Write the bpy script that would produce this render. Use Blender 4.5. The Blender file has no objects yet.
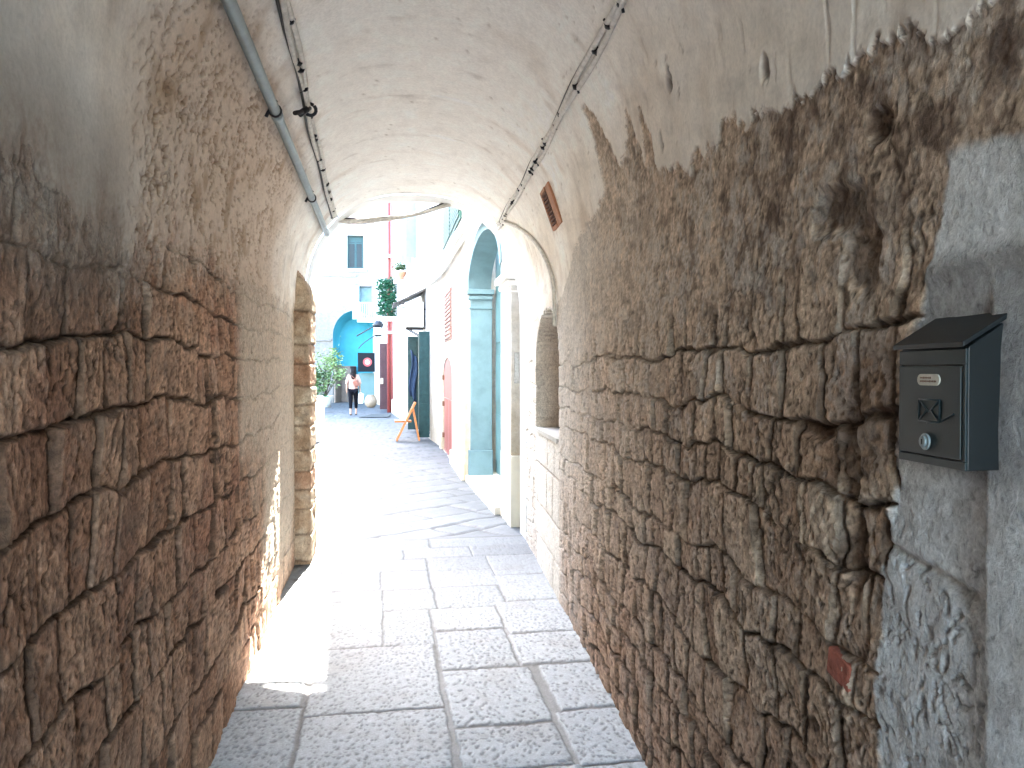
import bpy, bmesh, math, random
import numpy as np
from mathutils import Vector, Matrix
random.seed(7)
R = math.radians
scn = bpy.context.scene
COL = scn.collection

# ------------------------------------------------------------------ noise
def _h(ix, iy, s):
    n = (ix.astype(np.int64) * 374761393 + iy.astype(np.int64) * 668265263 + s * 974634777) & 0xFFFFFFFF
    n = ((n ^ (n >> 13)) * 1274126177) & 0xFFFFFFFF
    n = ((n ^ (n >> 16)) * 2246822519) & 0xFFFFFFFF
    return ((n ^ (n >> 15)) & 0xFFFFFF) / float(0xFFFFFF)
def perlin(x, y, s=0):
    ix = np.floor(x); iy = np.floor(y); fx = x - ix; fy = y - iy
    u = fx*fx*fx*(fx*(fx*6-15)+10); v = fy*fy*fy*(fy*(fy*6-15)+10)
    def gr(a, b, dx, dy):
        t = _h(ix+a, iy+b, s) * 6.2831853
        return np.cos(t)*dx + np.sin(t)*dy
    a = gr(0,0,fx,fy); b = gr(1,0,fx-1,fy); c = gr(0,1,fx,fy-1); d = gr(1,1,fx-1,fy-1)
    return (a + (b-a)*u + ((c + (d-c)*u) - (a + (b-a)*u))*v) * 1.45
def fbm(x, y, o=4, s=0, g=.5):
    r = 0; a = 1; t = 0
    for i in range(o):
        r = r + a*perlin(x*2**i + 17.3*i, y*2**i - 9.1*i, s+i); t += a; a *= g
    return r/t
def ridged(x, y, o=4, s=0, g=.55):
    r = 0; a = 1; t = 0
    for i in range(o):
        r = r + a*(1-np.abs(perlin(x*2**i + 5.7*i, y*2**i + 3.3*i, s+i))*2); t += a; a *= g
    return r/t
def worley(x, y, s=0):
    ix = np.floor(x); iy = np.floor(y)
    f1 = np.full(x.shape, 9.); f2 = np.full(x.shape, 9.); cid = np.zeros(x.shape)
    for a in (-1,0,1):
        for b in (-1,0,1):
            jx = ix+a; jy = iy+b
            d = np.hypot(jx+_h(jx,jy,s)-x, jy+_h(jx,jy,s+5)-y)
            m = d < f1
            f2 = np.where(m, f1, np.minimum(f2, d)); cid = np.where(m, _h(jx,jy,s+9), cid); f1 = np.where(m, d, f1)
    return f1, f2, cid
def sst(a, b, x):
    t = np.clip((x-a)/(b-a), 0, 1); return t*t*(3-2*t)
def lerp(a, b, t): return a + (b-a)*t
def mixc(c1, c2, t): return c1 + (np.asarray(c2) - c1) * t[..., None]
def rgb(c, shape): return np.broadcast_to(np.array(c, float), shape + (3,)).copy()
def courses(u, v, s, hmin, hmax, wmin, wmax, v0, v1):
    """irregular coursed masonry: signed distances to the joints and ids per block"""
    rs = np.random.RandomState(s); e = [v0]
    while e[-1] < v1: e.append(e[-1] + rs.uniform(hmin, hmax))
    e = np.array(e); k = np.clip(np.searchsorted(e, v) - 1, 0, len(e)-2)
    dv = np.minimum(v - e[k], e[k+1] - v); du = np.zeros(u.shape); idn = np.zeros(u.shape)
    lo, hi = u.min()-1, u.max()+1; cx = np.zeros(u.shape); cy = (v - (e[k]+e[k+1])/2)
    for c in range(len(e)-1):
        m = k == c
        js = [lo - rs.uniform(0, wmax)]
        while js[-1] < hi: js.append(js[-1] + rs.uniform(wmin, wmax) * (1 if rs.rand() < .8 else .6))
        js = np.array(js)
        if not m.any(): continue
        um = u[m]; q = np.clip(np.searchsorted(js, um)-1, 0, len(js)-2)
        du[m] = np.minimum(um-js[q], js[q+1]-um); idn[m] = _h(q.astype(float), np.full(q.shape, float(c)), s)
        cx[m] = um - (js[q]+js[q+1])/2
    return du, dv, idn, cx, cy

# ------------------------------------------------------------------ materials
def nodes_of(name):
    m = bpy.data.materials.new(name); m.use_nodes = True
    nt = m.node_tree; return m, nt, nt.nodes['Principled BSDF']
def N(nt, t, **k):
    n = nt.nodes.new(t)
    for a, v in k.items(): setattr(n, a, v)
    return n
def noise(nt, scale, detail=6, rough=.6, vec=None):
    n = N(nt, 'ShaderNodeTexNoise'); n.inputs['Scale'].default_value = scale
    n.inputs['Detail'].default_value = detail; n.inputs['Roughness'].default_value = rough
    if vec is not None: nt.links.new(vec, n.inputs['Vector'])
    return n
def ramp(nt, fac, stops):
    r = N(nt, 'ShaderNodeValToRGB'); nt.links.new(fac, r.inputs[0])
    e = r.color_ramp.elements
    while len(e) < len(stops): e.new(.5)
    for i, (p, c) in enumerate(stops):
        e[i].position = p; e[i].color = (c[0], c[1], c[2], 1) if hasattr(c, '__len__') else (c, c, c, 1)
    return r.outputs[0]
def mul(nt, a, b, t='MULTIPLY', f=1.0):
    m = N(nt, 'ShaderNodeMix', data_type='RGBA', blend_type=t); m.inputs[0].default_value = f
    nt.links.new(a, m.inputs[6]); nt.links.new(b, m.inputs[7]); return m.outputs[2]
def bump(nt, bs, h, strength, dist):
    b = N(nt, 'ShaderNodeBump'); b.inputs['Strength'].default_value = strength; b.inputs['Distance'].default_value = dist
    nt.links.new(h, b.inputs['Height']); nt.links.new(b.outputs[0], bs.inputs['Normal'])
def attr_mat(name, fine=120, bstr=.5, bdist=.004, rough=.92, var=.3, rib=0):
    """surface colour zones carried by the mesh, broken up by procedural grain, speckle and bump"""
    m, nt, bs = nodes_of(name)
    at = N(nt, 'ShaderNodeAttribute', attribute_name='tone')
    tc = N(nt, 'ShaderNodeTexCoord').outputs['Object']
    n1 = noise(nt, 22, 8, .7, tc); n2 = noise(nt, fine, 6, .65, tc)
    c = mul(nt, at.outputs['Color'], ramp(nt, n1.outputs[0], [(.28, 1-var), (.72, 1+var*.35)]))
    c = mul(nt, c, ramp(nt, n2.outputs[0], [(.3, 1-var), (.62, 1.05)]))
    ad = N(nt, 'ShaderNodeMath', operation='MULTIPLY_ADD'); ad.inputs[1].default_value = .5
    nt.links.new(n2.outputs[0], ad.inputs[0]); nt.links.new(n1.outputs[0], ad.inputs[2]); h = ad.outputs[0]
    if rib:
        mp = N(nt, 'ShaderNodeMapping'); mp.inputs['Scale'].default_value = (1, 1, .72); mp.inputs['Rotation'].default_value = (R(9), 0, 0); nt.links.new(tc, mp.inputs[0])
        n3 = noise(nt, 60, 7, .72, mp.outputs[0]); n3.inputs['Distortion'].default_value = .6
        c = mul(nt, c, ramp(nt, n3.outputs[0], [(.34, .38), (.45, .85), (.56, 1.05), (.70, 1.35)]), 'MULTIPLY', rib)
        vo = N(nt, 'ShaderNodeTexVoronoi'); vo.inputs['Scale'].default_value = 105; nt.links.new(mp.outputs[0], vo.inputs['Vector'])
        c = mul(nt, c, ramp(nt, vo.outputs['Distance'], [(.06, .5), (.26, 1.0)]), 'MULTIPLY', .4)
        a2 = N(nt, 'ShaderNodeMath', operation='MULTIPLY_ADD'); a2.inputs[1].default_value = 1.6
        nt.links.new(n3.outputs[0], a2.inputs[0]); nt.links.new(h, a2.inputs[2]); h = a2.outputs[0]
    nt.links.new(c, bs.inputs['Base Color'])
    bs.inputs['Roughness'].default_value = rough; bs.inputs['Specular IOR Level'].default_value = .2
    bump(nt, bs, h, bstr, bdist); return m
def mat(name, col, rough=.6, var=.18, scale=6, metal=0, bstr=.15, bdist=.004, bscale=60, dirt=None, spec=.4):
    m, nt, bs = nodes_of(name)
    tc = N(nt, 'ShaderNodeTexCoord').outputs['Object']
    n1 = noise(nt, scale, 8, .65, tc)
    lo = tuple(x*(1-var) for x in col) if dirt is None else dirt
    c = ramp(nt, n1.outputs[0], [(.3, lo), (.6, col)])
    nt.links.new(c, bs.inputs['Base Color'])
    bs.inputs['Roughness'].default_value = rough; bs.inputs['Metallic'].default_value = metal
    bs.inputs['Specular IOR Level'].default_value = spec
    n2 = noise(nt, bscale, 4, .6, tc); bump(nt, bs, n2.outputs[0], bstr, bdist)
    return m
def limewash(name, top=(.55,.545,.525), low=(.42,.375,.30), z0=.2, z1=2.2, amount=.55):
    """lime-washed masonry that wears to bare cream stone towards the ground"""
    m, nt, bs = nodes_of(name)
    geo = N(nt, 'ShaderNodeNewGeometry'); sp = N(nt, 'ShaderNodeSeparateXYZ'); nt.links.new(geo.outputs['Position'], sp.inputs[0])
    n1 = noise(nt, 1.3, 8, .7, geo.outputs['Position']); n2 = noise(nt, 9, 8, .7, geo.outputs['Position'])
    mr = N(nt, 'ShaderNodeMapRange'); mr.inputs[1].default_value = z0; mr.inputs[2].default_value = z1
    mr.inputs[3].default_value = amount; mr.inputs[4].default_value = 0; nt.links.new(sp.outputs[2], mr.inputs[0])
    a = N(nt, 'ShaderNodeMath', operation='MULTIPLY_ADD'); a.inputs[1].default_value = 1.5; nt.links.new(n1.outputs[0], a.inputs[0]); nt.links.new(mr.outputs[0], a.inputs[2])
    f = ramp(nt, a.outputs[0], [(.75/1.6, 0.), (1.25/1.6, 1.)])
    sc = N(nt, 'ShaderNodeMath', operation='MULTIPLY'); sc.inputs[1].default_value = 1/1.6; nt.links.new(a.outputs[0], sc.inputs[0])
    nt.links.new(sc.outputs[0], f.node.inputs[0])
    mx = N(nt, 'ShaderNodeMix', data_type='RGBA'); nt.links.new(f, mx.inputs[0])
    mx.inputs[6].default_value = (*top, 1); mx.inputs[7].default_value = (*low, 1)
    c = mul(nt, mx.outputs[2], ramp(nt, n2.outputs[0], [(.3, .72), (.6, 1.)]))
    nt.links.new(c, bs.inputs['Base Color']); bs.inputs['Roughness'].default_value = .9; bs.inputs['Specular IOR Level'].default_value = .2
    bump(nt, bs, n2.outputs[0], .5, .03); return m
M = dict(
  rock=attr_mat('weathered_stone', 140, .7, .006, .95, .24, .7), plaster=attr_mat('old_plaster', 80, .5, .005, .95, .10),
  floor=attr_mat('worn_limestone', 110, .35, .003, .62, .25), ground=mat('ground_earth', (.3,.27,.23), .95, .3, 2),
  lime=limewash('limewash'), lime_far=limewash('limewash_grey', (.22,.22,.22), (.14,.13,.118), 2, 7, .75),
  lime_cream=limewash('limewash_cream', (.55,.535,.50), (.40,.345,.265), .2, 2.6, .75),
  white=mat('white_paint', (.78,.78,.76), .6, .12, 5), cream=mat('cream_paint', (.66,.64,.56), .6, .12, 4),
  blue=mat('pale_blue_paint', (.10,.175,.205), .6, .35, 3), teal=mat('teal_limewash', (.02,.20,.265), .75, .2, 1.5),
  teald=mat('teal_limewash_worn', (.06,.38,.48), .75, .3, 2.5), tealwood=mat('blue_green_door_paint', (.075,.165,.19), .5, .2, 5),
  dgreen=mat('dark_green_paint', (.02,.055,.06), .45, .3, 8, 0, .15, .004, 60, None, .15), green=mat('green_shutter_paint', (.008,.055,.04), .5, .25, 8),
  pblue=mat('pale_blue_shutter_paint', (.22,.36,.39), .6, .15, 8), gblue=mat('grey_blue_paint', (.14,.22,.245), .5, .2, 8),
  red=mat('faded_red_paint', (.22,.045,.043), .55, .25, 5), redl=mat('sun_bleached_red_paint', (.22,.035,.032), .6, .25, 5),
  pipe=mat('red_pipe_paint', (.21,.04,.034), .45, .25, 12), pink=mat('pink_cloth', (.75,.42,.50), .9, .1, 8),
  pinkwood=mat('dusty_pink_paint', (.22,.115,.095), .65, .2, 8), maroon=mat('maroon_door_paint', (.045,.014,.018), .45, .3, 6),
  dark=mat('dark_iron', (.03,.03,.035), .5, .3, 20, .6), black=mat('black_sign_paint', (.007,.008,.010), .6, .2, 10, 0, .15, .004, 60, None, .08),
  glass=mat('dark_window_glass', (.01,.018,.022), .3, .2, 3, 0, .02, .004, 60, None, .1), celadon=mat('pale_green_panel_paint', (.07,.125,.12), .55, .15, 4),
  alu=mat('grey_metal_pipe', (.25,.30,.31), .45, .25, 14, .35), cable=mat('grey_cable_sheath', (.68,.65,.60), .6, .35, 30),
  cabled=mat('black_cable_sheath', (.045,.042,.04), .6, .4, 30), box=mat('graphite_mailbox_paint', (.010,.021,.024), .45, .28, 25, 0, .12, .001, 220),
  boxd=mat('dark_mailbox_paint', (.007,.010,.011), .5, .25, 25, 0, .12, .001, 220), plate=mat('aged_cream_plate', (.52,.49,.41), .5, .25, 60),
  steel=mat('worn_steel', (.35,.35,.34), .35, .3, 60, .9), orange=mat('orange_varnished_wood', (.42,.15,.035), .5, .3, 18),
  terracotta=mat('terracotta', (.42,.20,.11), .8, .3, 20), rust=mat('rusty_iron', (.16,.07,.04), .8, .4, 40),
  slab=mat('white_stone_slab', (.46,.45,.42), .8, .2, 14, bstr=.3), stonec=mat('cream_stone', (.55,.48,.38), .9, .25, 7, bstr=.5, bdist=.01, bscale=25),
  taupe=mat('taupe_stone', (.16,.125,.10), .9, .3, 5, bstr=.5, bdist=.02, bscale=15), skin=mat('skin', (.34,.19,.13), .5, .08, 10),
  hair=mat('dark_hair', (.006,.004,.004), .6, .3, 60, 0, .15, .004, 60, None, .1), blouse=mat('peach_blouse_cloth', (.30,.175,.135), .85, .15, 20, bstr=.3, bscale=40),
  trousers=mat('black_trouser_cloth', (.005,.005,.007), .9, .2, 20, 0, .15, .004, 60, None, .05), leather=mat('brown_leather', (.16,.05,.03), .5, .2, 20),
  bag=mat('pale_bag_cloth', (.62,.63,.66), .8, .12, 14), leaf=mat('fresh_leaf', (.05,.10,.03), .6, .45, 9), leafl=mat('light_leaf', (.15,.22,.08), .6, .35, 9),
  ivy=mat('dark_ivy_leaf', (.018,.10,.05), .6, .45, 14), soil=mat('soil', (.05,.035,.025), .95, .3, 20), ringr=mat('red_emblem_paint', (.32,.03,.03), .5, .1, 10),
  ringw=mat('pinkish_emblem_paint', (.45,.24,.22), .5, .1, 10), rug=mat('dark_mat_fibre', (.02,.025,.025), .95, .3, 40), bluec=mat('blue_cloth', (.03,.06,.125), .85, .2, 20),
  awning=mat('dark_awning_sheet', (.07,.065,.06), .7, .3, 10))

# ------------------------------------------------------------------ object helpers
def tag(o, label=None, cat=None, group=None, kind=None):
    for k, v in (('label', label), ('category', cat), ('group', group), ('kind', kind)):
        if v: o[k] = v
    return o
def thing(name, label, cat, loc=(0,0,0), group=None):
    o = bpy.data.objects.new(name, None); o.location = loc; o.empty_display_size = .1
    COL.objects.link(o); return tag(o, label, cat, group)
def origin(o):
    v = Vector((0,0,0))
    while o: v += o.location; o = o.parent
    return v
class MB:
    def __init__(s): s.v = []; s.f = []; s.sm = []
    def add(s, vs, fs, smooth=False):
        b = len(s.v); s.v += [tuple(x) for x in vs]; s.f += [tuple(i+b for i in f) for f in fs]; s.sm += [smooth]*len(fs); return s
    def box(s, c, d, mx=None):
        x, y, z = (t/2 for t in d)
        vs = [Vector(p) for p in ((-x,-y,-z),(x,-y,-z),(x,y,-z),(-x,y,-z),(-x,-y,z),(x,-y,z),(x,y,z),(-x,y,z))]
        if mx is not None: vs = [mx @ v for v in vs]
        return s.add([v + Vector(c) for v in vs], [(3,2,1,0),(4,5,6,7),(0,1,5,4),(1,2,6,5),(2,3,7,6),(3,0,4,7)])
    def bar(s, a, b, w, h, up=(0,0,1)):
        a, b = Vector(a), Vector(b); d = (b-a); L = d.length; d.normalize(); upv = Vector(up)
        if abs(d.dot(upv)) > .98: upv = Vector((1,0,0))
        x = d.cross(upv).normalized(); z = x.cross(d).normalized()
        return s.box((a+b)/2, (w, L, h), Matrix((x, d, z)).transposed())
    def tube(s, pts, r, n=10, closed=False):
        pts = [Vector(p) for p in pts]; rs = r if hasattr(r, '__len__') else [r]*len(pts)
        vs = []; prev = None
        for i, p in enumerate(pts):
            t = (pts[min(i+1, len(pts)-1)] - pts[max(i-1, 0)]).normalized()
            if prev is None:
                prev = Vector((0,0,1)) if abs(t.z) < .9 else Vector((1,0,0))
            x = (prev - t*prev.dot(t)).normalized(); prev = x; y = t.cross(x)
            vs += [p + (x*math.cos(a) + y*math.sin(a))*rs[i] for a in (2*math.pi*k/n for k in range(n))]
        fs = [(i*n+k, i*n+(k+1)%n, (i+1)*n+(k+1)%n, (i+1)*n+k) for i in range(len(pts)-1) for k in range(n)]
        s.add(vs, fs, True)
        m = len(pts)-1
        s.add(vs[:n], [tuple(range(n))[::-1]]); s.add(vs[m*n:], [tuple(range(n))]); return s
    def lathe(s, c, prof, n=20):
        vs = [(c[0]+r*math.cos(2*math.pi*k/n), c[1]+r*math.sin(2*math.pi*k/n), c[2]+z) for r, z in prof for k in range(n)]
        fs = [(i*n+k, i*n+(k+1)%n, (i+1)*n+(k+1)%n, (i+1)*n+k) for i in range(len(prof)-1) for k in range(n)]
        s.add(vs, fs, True); s.add(vs[:n], [tuple(range(n))[::-1]]); s.add(vs[-n:], [tuple(range(n))]); return s
    def prism(s, loop, vec):
        """closed planar loop extruded along vec"""
        n = len(loop); v = Vector(vec); a = [Vector(p) for p in loop]
        return s.add(a + [p+v for p in a], [tuple(range(n))[::-1], tuple(range(n, 2*n))] + [(i, (i+1)%n, (i+1)%n+n, i+n) for i in range(n)])
    def build(s, name, m, parent=None, bev=0, loc=None, mats=None):
        me = bpy.data.meshes.new(name); o = bpy.data.objects.new(name, me); COL.objects.link(o)
        if parent: o.parent = parent
        elif loc is not None: o.location = loc
        off = origin(o)
        me.from_pydata([tuple(Vector(v)-off) for v in s.v], [], s.f); me.materials.append(m)
        me.polygons.foreach_set('use_smooth', s.sm)
        bm = bmesh.new(); bm.from_mesh(me); bmesh.ops.remove_doubles(bm, verts=bm.verts, dist=1e-5)
        bmesh.ops.recalc_face_normals(bm, faces=bm.faces); bm.to_mesh(me); bm.free()
        if bev:
            b = o.modifiers.new('bevel', 'BEVEL'); b.width = bev; b.segments = 2; b.limit_method = 'ANGLE'
        return o
def part(name, m, parent, fn, bev=0, label=None):
    b = MB(); fn(b); o = b.build(name, m, parent, bev)
    if label: o['label'] = label
    return o
def dup(root, loc, label, group=None):
    r = root.copy(); COL.objects.link(r); r.location = loc; r['label'] = label
    if group: r['group'] = group
    for ch in list(root.children):
        c = ch.copy(); COL.objects.link(c); c.parent = r
        for g in list(ch.children):
            d = g.copy(); COL.objects.link(d); d.parent = c
    return r
def grid_object(name, P, C, m, keep=None, Nrm=None):
    """one mesh from an (i,j) grid of points with a 'tone' colour per point"""
    ni, nj = P.shape[:2]
    idx = np.arange(ni*nj).reshape(ni, nj)
    q = np.stack([idx[:-1,:-1], idx[1:,:-1], idx[1:,1:], idx[:-1,1:]], -1).reshape(-1, 4)
    if keep is not None: q = q[keep.reshape(-1)]
    used = np.unique(q); rm = np.full(ni*nj, -1); rm[used] = np.arange(len(used)); q = rm[q]
    me = bpy.data.meshes.new(name)
    me.vertices.add(len(used)); me.vertices.foreach_set('co', P.reshape(-1,3)[used].astype(np.float32).ravel())
    me.loops.add(q.size); me.loops.foreach_set('vertex_index', q.astype(np.int32).ravel())
    me.polygons.add(len(q)); me.polygons.foreach_set('loop_start', np.arange(0, q.size, 4, dtype=np.int32))
    me.polygons.foreach_set('use_smooth', np.ones(len(q), bool))
    me.update(calc_edges=True); me.validate()
    a = me.color_attributes.new('tone', 'FLOAT_COLOR', 'POINT')
    c4 = np.ones((len(used), 4), np.float32); c4[:,:3] = np.clip(C.reshape(-1,3)[used], .005, .93)
    a.data.foreach_set('color', c4.ravel())
    if Nrm is not None: me.normals_split_custom_set_from_vertices(Nrm.reshape(-1,3)[used].astype(np.float32).tolist())
    me.materials.append(m); o = bpy.data.objects.new(name, me); COL.objects.link(o); return o
def grid_normals(P):
    du = np.gradient(P, axis=0); dv = np.gradient(P, axis=1)
    n = np.cross(du, dv); return n/np.maximum(np.linalg.norm(n, axis=-1, keepdims=True), 1e-9)

# ------------------------------------------------------------------ the vaulted passage
HS, RISE, NP = 1.95, 1.10, 2.4
Y0, Y1 = -3.2, 6.76
def XL(y): return -.68 - .01*(y-3)
def XR(y): return .97 + .063*(y-2.78)
_th = np.linspace(math.pi, 0, 3001)
_a = np.sign(np.cos(_th))*np.abs(np.cos(_th))**(2/NP)*.9; _b = np.abs(np.sin(_th))**(2/NP)*RISE
_l = np.concatenate([[0], np.cumsum(np.hypot(np.diff(_a), np.diff(_b)))]); ARC = _l[-1]
def vault_pt(y, t, off=0):
    """point on the clean profile; t = arc length from the left springing, off = distance into the passage"""
    a = np.interp(t, _l, _a)/.9; b = np.interp(t, _l, _b)
    c, w = (XL(y)+XR(y))/2, (XR(y)-XL(y))/2
    e = .01
    a2 = np.interp(t+e, _l, _a)/.9 - np.interp(t-e, _l, _a)/.9; b2 = np.interp(t+e, _l, _b) - np.interp(t-e, _l, _b)
    tx, tz = a2*w, b2; L = math.hypot(tx, tz); nx, nz = tz/L, -tx/L
    return Vector((c+a*w+nx*off, y, HS+b+nz*off))
def arc_at(ahat):   # arc length of a normalised x position (-1..1)
    return float(np.interp(ahat*.9, _a, _l))

def build_passage():
    ys = [Y0]
    while ys[-1] < .7: ys.append(ys[-1] + .06)
    while ys[-1] < Y1:
        ys.append(ys[-1] + min(.026, max(.0042, .0021*ys[-1]**2)))
    ys[-1] = Y1; ys = np.array(ys)
    h = np.arange(-.06, HS, .0046); nh = len(h)
    t_ = np.concatenate([np.arange(0, 1.0, .0062), np.arange(1.0, ARC-1.05, .016), np.arange(ARC-1.05, ARC, .0056)])
    s_side = np.concatenate([np.zeros(nh), np.ones(len(t_)), np.full(nh, 2)])
    zz = np.concatenate([h, HS + np.interp(t_, _l, _b), h[::-1]])
    ah = np.concatenate([np.full(nh, -1.), np.interp(t_, _l, _a)/.9, np.full(nh, 1.)])
    sl = np.concatenate([h, HS + t_, HS + ARC + (HS - h[::-1])])          # running length along the profile
    hh = np.concatenate([h, HS + np.minimum(t_, ARC-t_), h[::-1]])         # height measured along the surface
    # clean profile + inward normals
    Yg, Zg = np.meshgrid(ys, zz, indexing='ij'); Ag = np.broadcast_to(ah, Yg.shape); S = np.broadcast_to(sl, Yg.shape); H = np.broadcast_to(hh, Yg.shape)
    c = (XL(Yg)+XR(Yg))/2; w = (XR(Yg)-XL(Yg))/2
    P = np.stack([c+Ag*w, Yg, Zg], -1)
    dP = np.gradient(P[0], axis=0); nx, nz = dP[:,2], -dP[:,0]; L = np.hypot(nx, nz)
    NX = np.broadcast_to(nx/L, Yg.shape); NZ = np.broadcast_to(nz/L, Yg.shape)
    left = Ag < 0
    D = np.zeros(Yg.shape); C = np.zeros(Yg.shape+(3,)); K = np.zeros(Yg.shape, int)   # K: 0 left wall 1 vault 2 right wall
    for side in (0, 1):
        cols = np.where(ah < 0)[0] if side == 0 else np.where(ah >= 0)[0]
        y = Yg[:,cols]; hgt = H[:,cols]; z = Zg[:,cols]; sd = 100*side
        wob = fbm(y*2.2, hgt*2.2, 3, 3+sd)
        wx = fbm(y*9, hgt*9, 3, 11+sd); wy = fbm(y*9, hgt*9, 3, 21+sd)
        big = fbm(y*1.1, hgt*1.1, 3, 31+sd)
        if side == 0:
            u = y + wx*.016 + wob*.04; v = hgt + wy*.014 + wob*.05 + .02*np.sin(y*2)
            du, dv, rid, cx, cy = courses(u, v, 5, .15, .235, .13, .36, -.2, 3.0)
        else:
            u = y + wx*.024 + wob*.06; v = hgt + wy*.022 + wob*.07
            du, dv, rid, cx, cy = courses(u, v, 12, .11, .19, .10, .24, -.2, 3.4)
        fine = fbm(y*48, hgt*42, 3, 71+sd)
        jq = sst(-.15, .75, fbm(y*6, hgt*6, 3, 41+sd)); jw = .0042 + .0125*jq*jq
        e = np.minimum(du/1.5, dv) + fine*.0016; joint = 1 - sst(jw*.55, jw*1.25, e); jcol = 1 - sst(jw*1.1, jw*1.1 + .009, e)
        rnd = 1 - sst(0, .018, np.minimum(du, dv))
        # rough broken tufa face: vertical weathered ribs + lumps + holes
        streak = ridged(y*19 + hgt*2.5 + wx*2.4, hgt*6 + wy*1.5, 5, 51+sd, .62)
        streak2 = fbm(y*44 + hgt*10 + wx*3, hgt*15, 5, 56+sd, .62)
        lumps = fbm(y*7, hgt*6, 4, 61+sd)
        f1, f2, _ = worley(y*24 + wx*2, hgt*15 + wy*2, 81+sd)
        hole = (1 - sst(.12, .34, f1)) * sst(.0, .35, fbm(y*3, hgt*3, 3, 86+sd))
        c1, c2, ci = worley(y*22 + hgt*3 + wx*.9 + fine*.12, hgt*11 + wy*.8 + fine*.1, 611+sd)
        k1, k2, ki = worley(y*44 + hgt*8 + fine*.3, hgt*31 + wx*1.2, 631+sd)
        crack = (1 - sst(.02, .13, c2-c1))*sst(-.25, .25, fbm(y*5+3, hgt*5, 2, 641+sd)); pit = (1 - sst(.10, .30, k1))*sst(.5, .75, ki)
        g1, g2, gi = worley(y*62 + fine*.5, hgt*52 + streak2*.5, 661+sd)
        grain = ridged(y*34 + hgt*6 + wx*2, hgt*25 + wy*2, 5, 671+sd, .68)
        vug = (1 - sst(.12, .42, g1))*sst(.35, .6, gi + .35*streak2)
        tilt = (np.sin(rid*91.7)*cx*.16 + np.cos(rid*57.3)*cy*.16)
        loss = sst(.25, .55, fbm(y*1.7+3, hgt*2.0, 3, 95+sd)) * sst(.4, .9, np.abs(fbm(y*4, hgt*4, 2, 97+sd))*3)
        up_rough = sst(1.55, 1.8, hgt + .12*wob) if side == 1 else sst(1.62, 1.8, hgt + .1*wob)*(1-sst(2.2, 2.7, y))
        jf = np.clip(.95 + fbm(y*3.4+7, hgt*3.4, 3, 91+sd)*1.5, .12, 1) if side == 1 else np.clip(1.1 + fbm(y*3.0+7, hgt*3.0, 3, 91)*1.2, .3, 1)
        joint = joint*jf*(1 - .85*up_rough); jcol = jcol*jf*(1 - .8*up_rough)
        d = -joint*.014 - rnd*.0022 + (rid-.5)*.013*(1-.8*up_rough) + tilt*.4*(1-up_rough) + (streak-.4)*.0042 + streak2*.0030 + lumps*.0040 + fine*.0012 + (ci-.5)*.0022 + (grain-.35)*.0014 - vug*.0014 - crack*.003 - pit*.0035 - hole*.006 - loss*.010 + big*.012
        if side == 1: d = lerp(d, -.006 + (d + .006)*.38 + fine*.0010, up_rough)
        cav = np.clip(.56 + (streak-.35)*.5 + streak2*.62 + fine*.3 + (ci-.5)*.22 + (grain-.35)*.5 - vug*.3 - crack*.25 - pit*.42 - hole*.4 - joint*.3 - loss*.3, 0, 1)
        if side == 0:
            col = mixc(rgb((.42,.265,.18), y.shape), (.60,.43,.31), sst(.2, .9, rid*.6 + .5*lumps + .25))
            col = mixc(col, (.40,.215,.15), sst(.1, .5, fbm(y*1.4+9, hgt*1.6, 3, 103))*.6)
        else:
            col = mixc(rgb((.46,.34,.25), y.shape), (.64,.51,.39), sst(.2, .9, rid*.5 + .6*lumps + .25))
            col = mixc(col, (.66,.57,.47), sst(1.35, 1.7, hgt + .25*wob)*.45)
            col = mixc(col, (.45,.28,.19), (1-sst(.1, 1.0, hgt+.2*wob))*.5)
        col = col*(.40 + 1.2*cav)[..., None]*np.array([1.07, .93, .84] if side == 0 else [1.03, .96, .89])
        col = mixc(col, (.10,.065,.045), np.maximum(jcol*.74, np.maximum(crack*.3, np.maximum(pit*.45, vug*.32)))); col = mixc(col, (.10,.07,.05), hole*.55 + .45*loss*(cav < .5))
        # pale lime residue and dark damp patches give the face its mottling
        res = sst(.02, .22, fbm(y*4.2 + wx, hgt*3.6 + wy, 4, 681+sd, .62) + .10*(grain-.4) + .10*(ki-.5)) * (1 - .9*np.maximum(jcol, np.maximum(pit, vug)))
        hi = sst(.9, 1.6, hgt) if side == 1 else sst(1.2, 1.9, hgt)
        col = mixc(col, (.74,.665,.585) if side == 1 else (.62,.50,.40), res*lerp(.22, .62, hi) if side == 1 else res*lerp(.22, .4, hi))
        damp = sst(.18, .42, fbm(y*2.6 + 4, hgt*3.1, 4, 685+sd)); col = mixc(col, (.19,.125,.09), damp*.4)
        if side == 1:
            dk = (1-sst(1.45, 2.1, y + .3*wob))*sst(1.6, 1.85, hgt + .2*wob)*sst(-.12, .22, fbm(y*9, hgt*8, 4, 691, .62)); col = mixc(col, (.15,.09,.065), dk*.6)
            mo = fbm(y*15, hgt*13, 5, 695, .68) + .35*fbm(y*5, hgt*5, 2, 697)
            col = mixc(col, (.13,.08,.055), up_rough*sst(.06, .30, mo)*.62); col = mixc(col, (.70,.63,.55), up_rough*sst(.10, .34, -mo)*.55)
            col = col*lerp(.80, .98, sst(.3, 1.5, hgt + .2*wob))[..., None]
        else: col = col*lerp(.78, .92, sst(.3, 1.6, hgt + .2*wob))[..., None]
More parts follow.
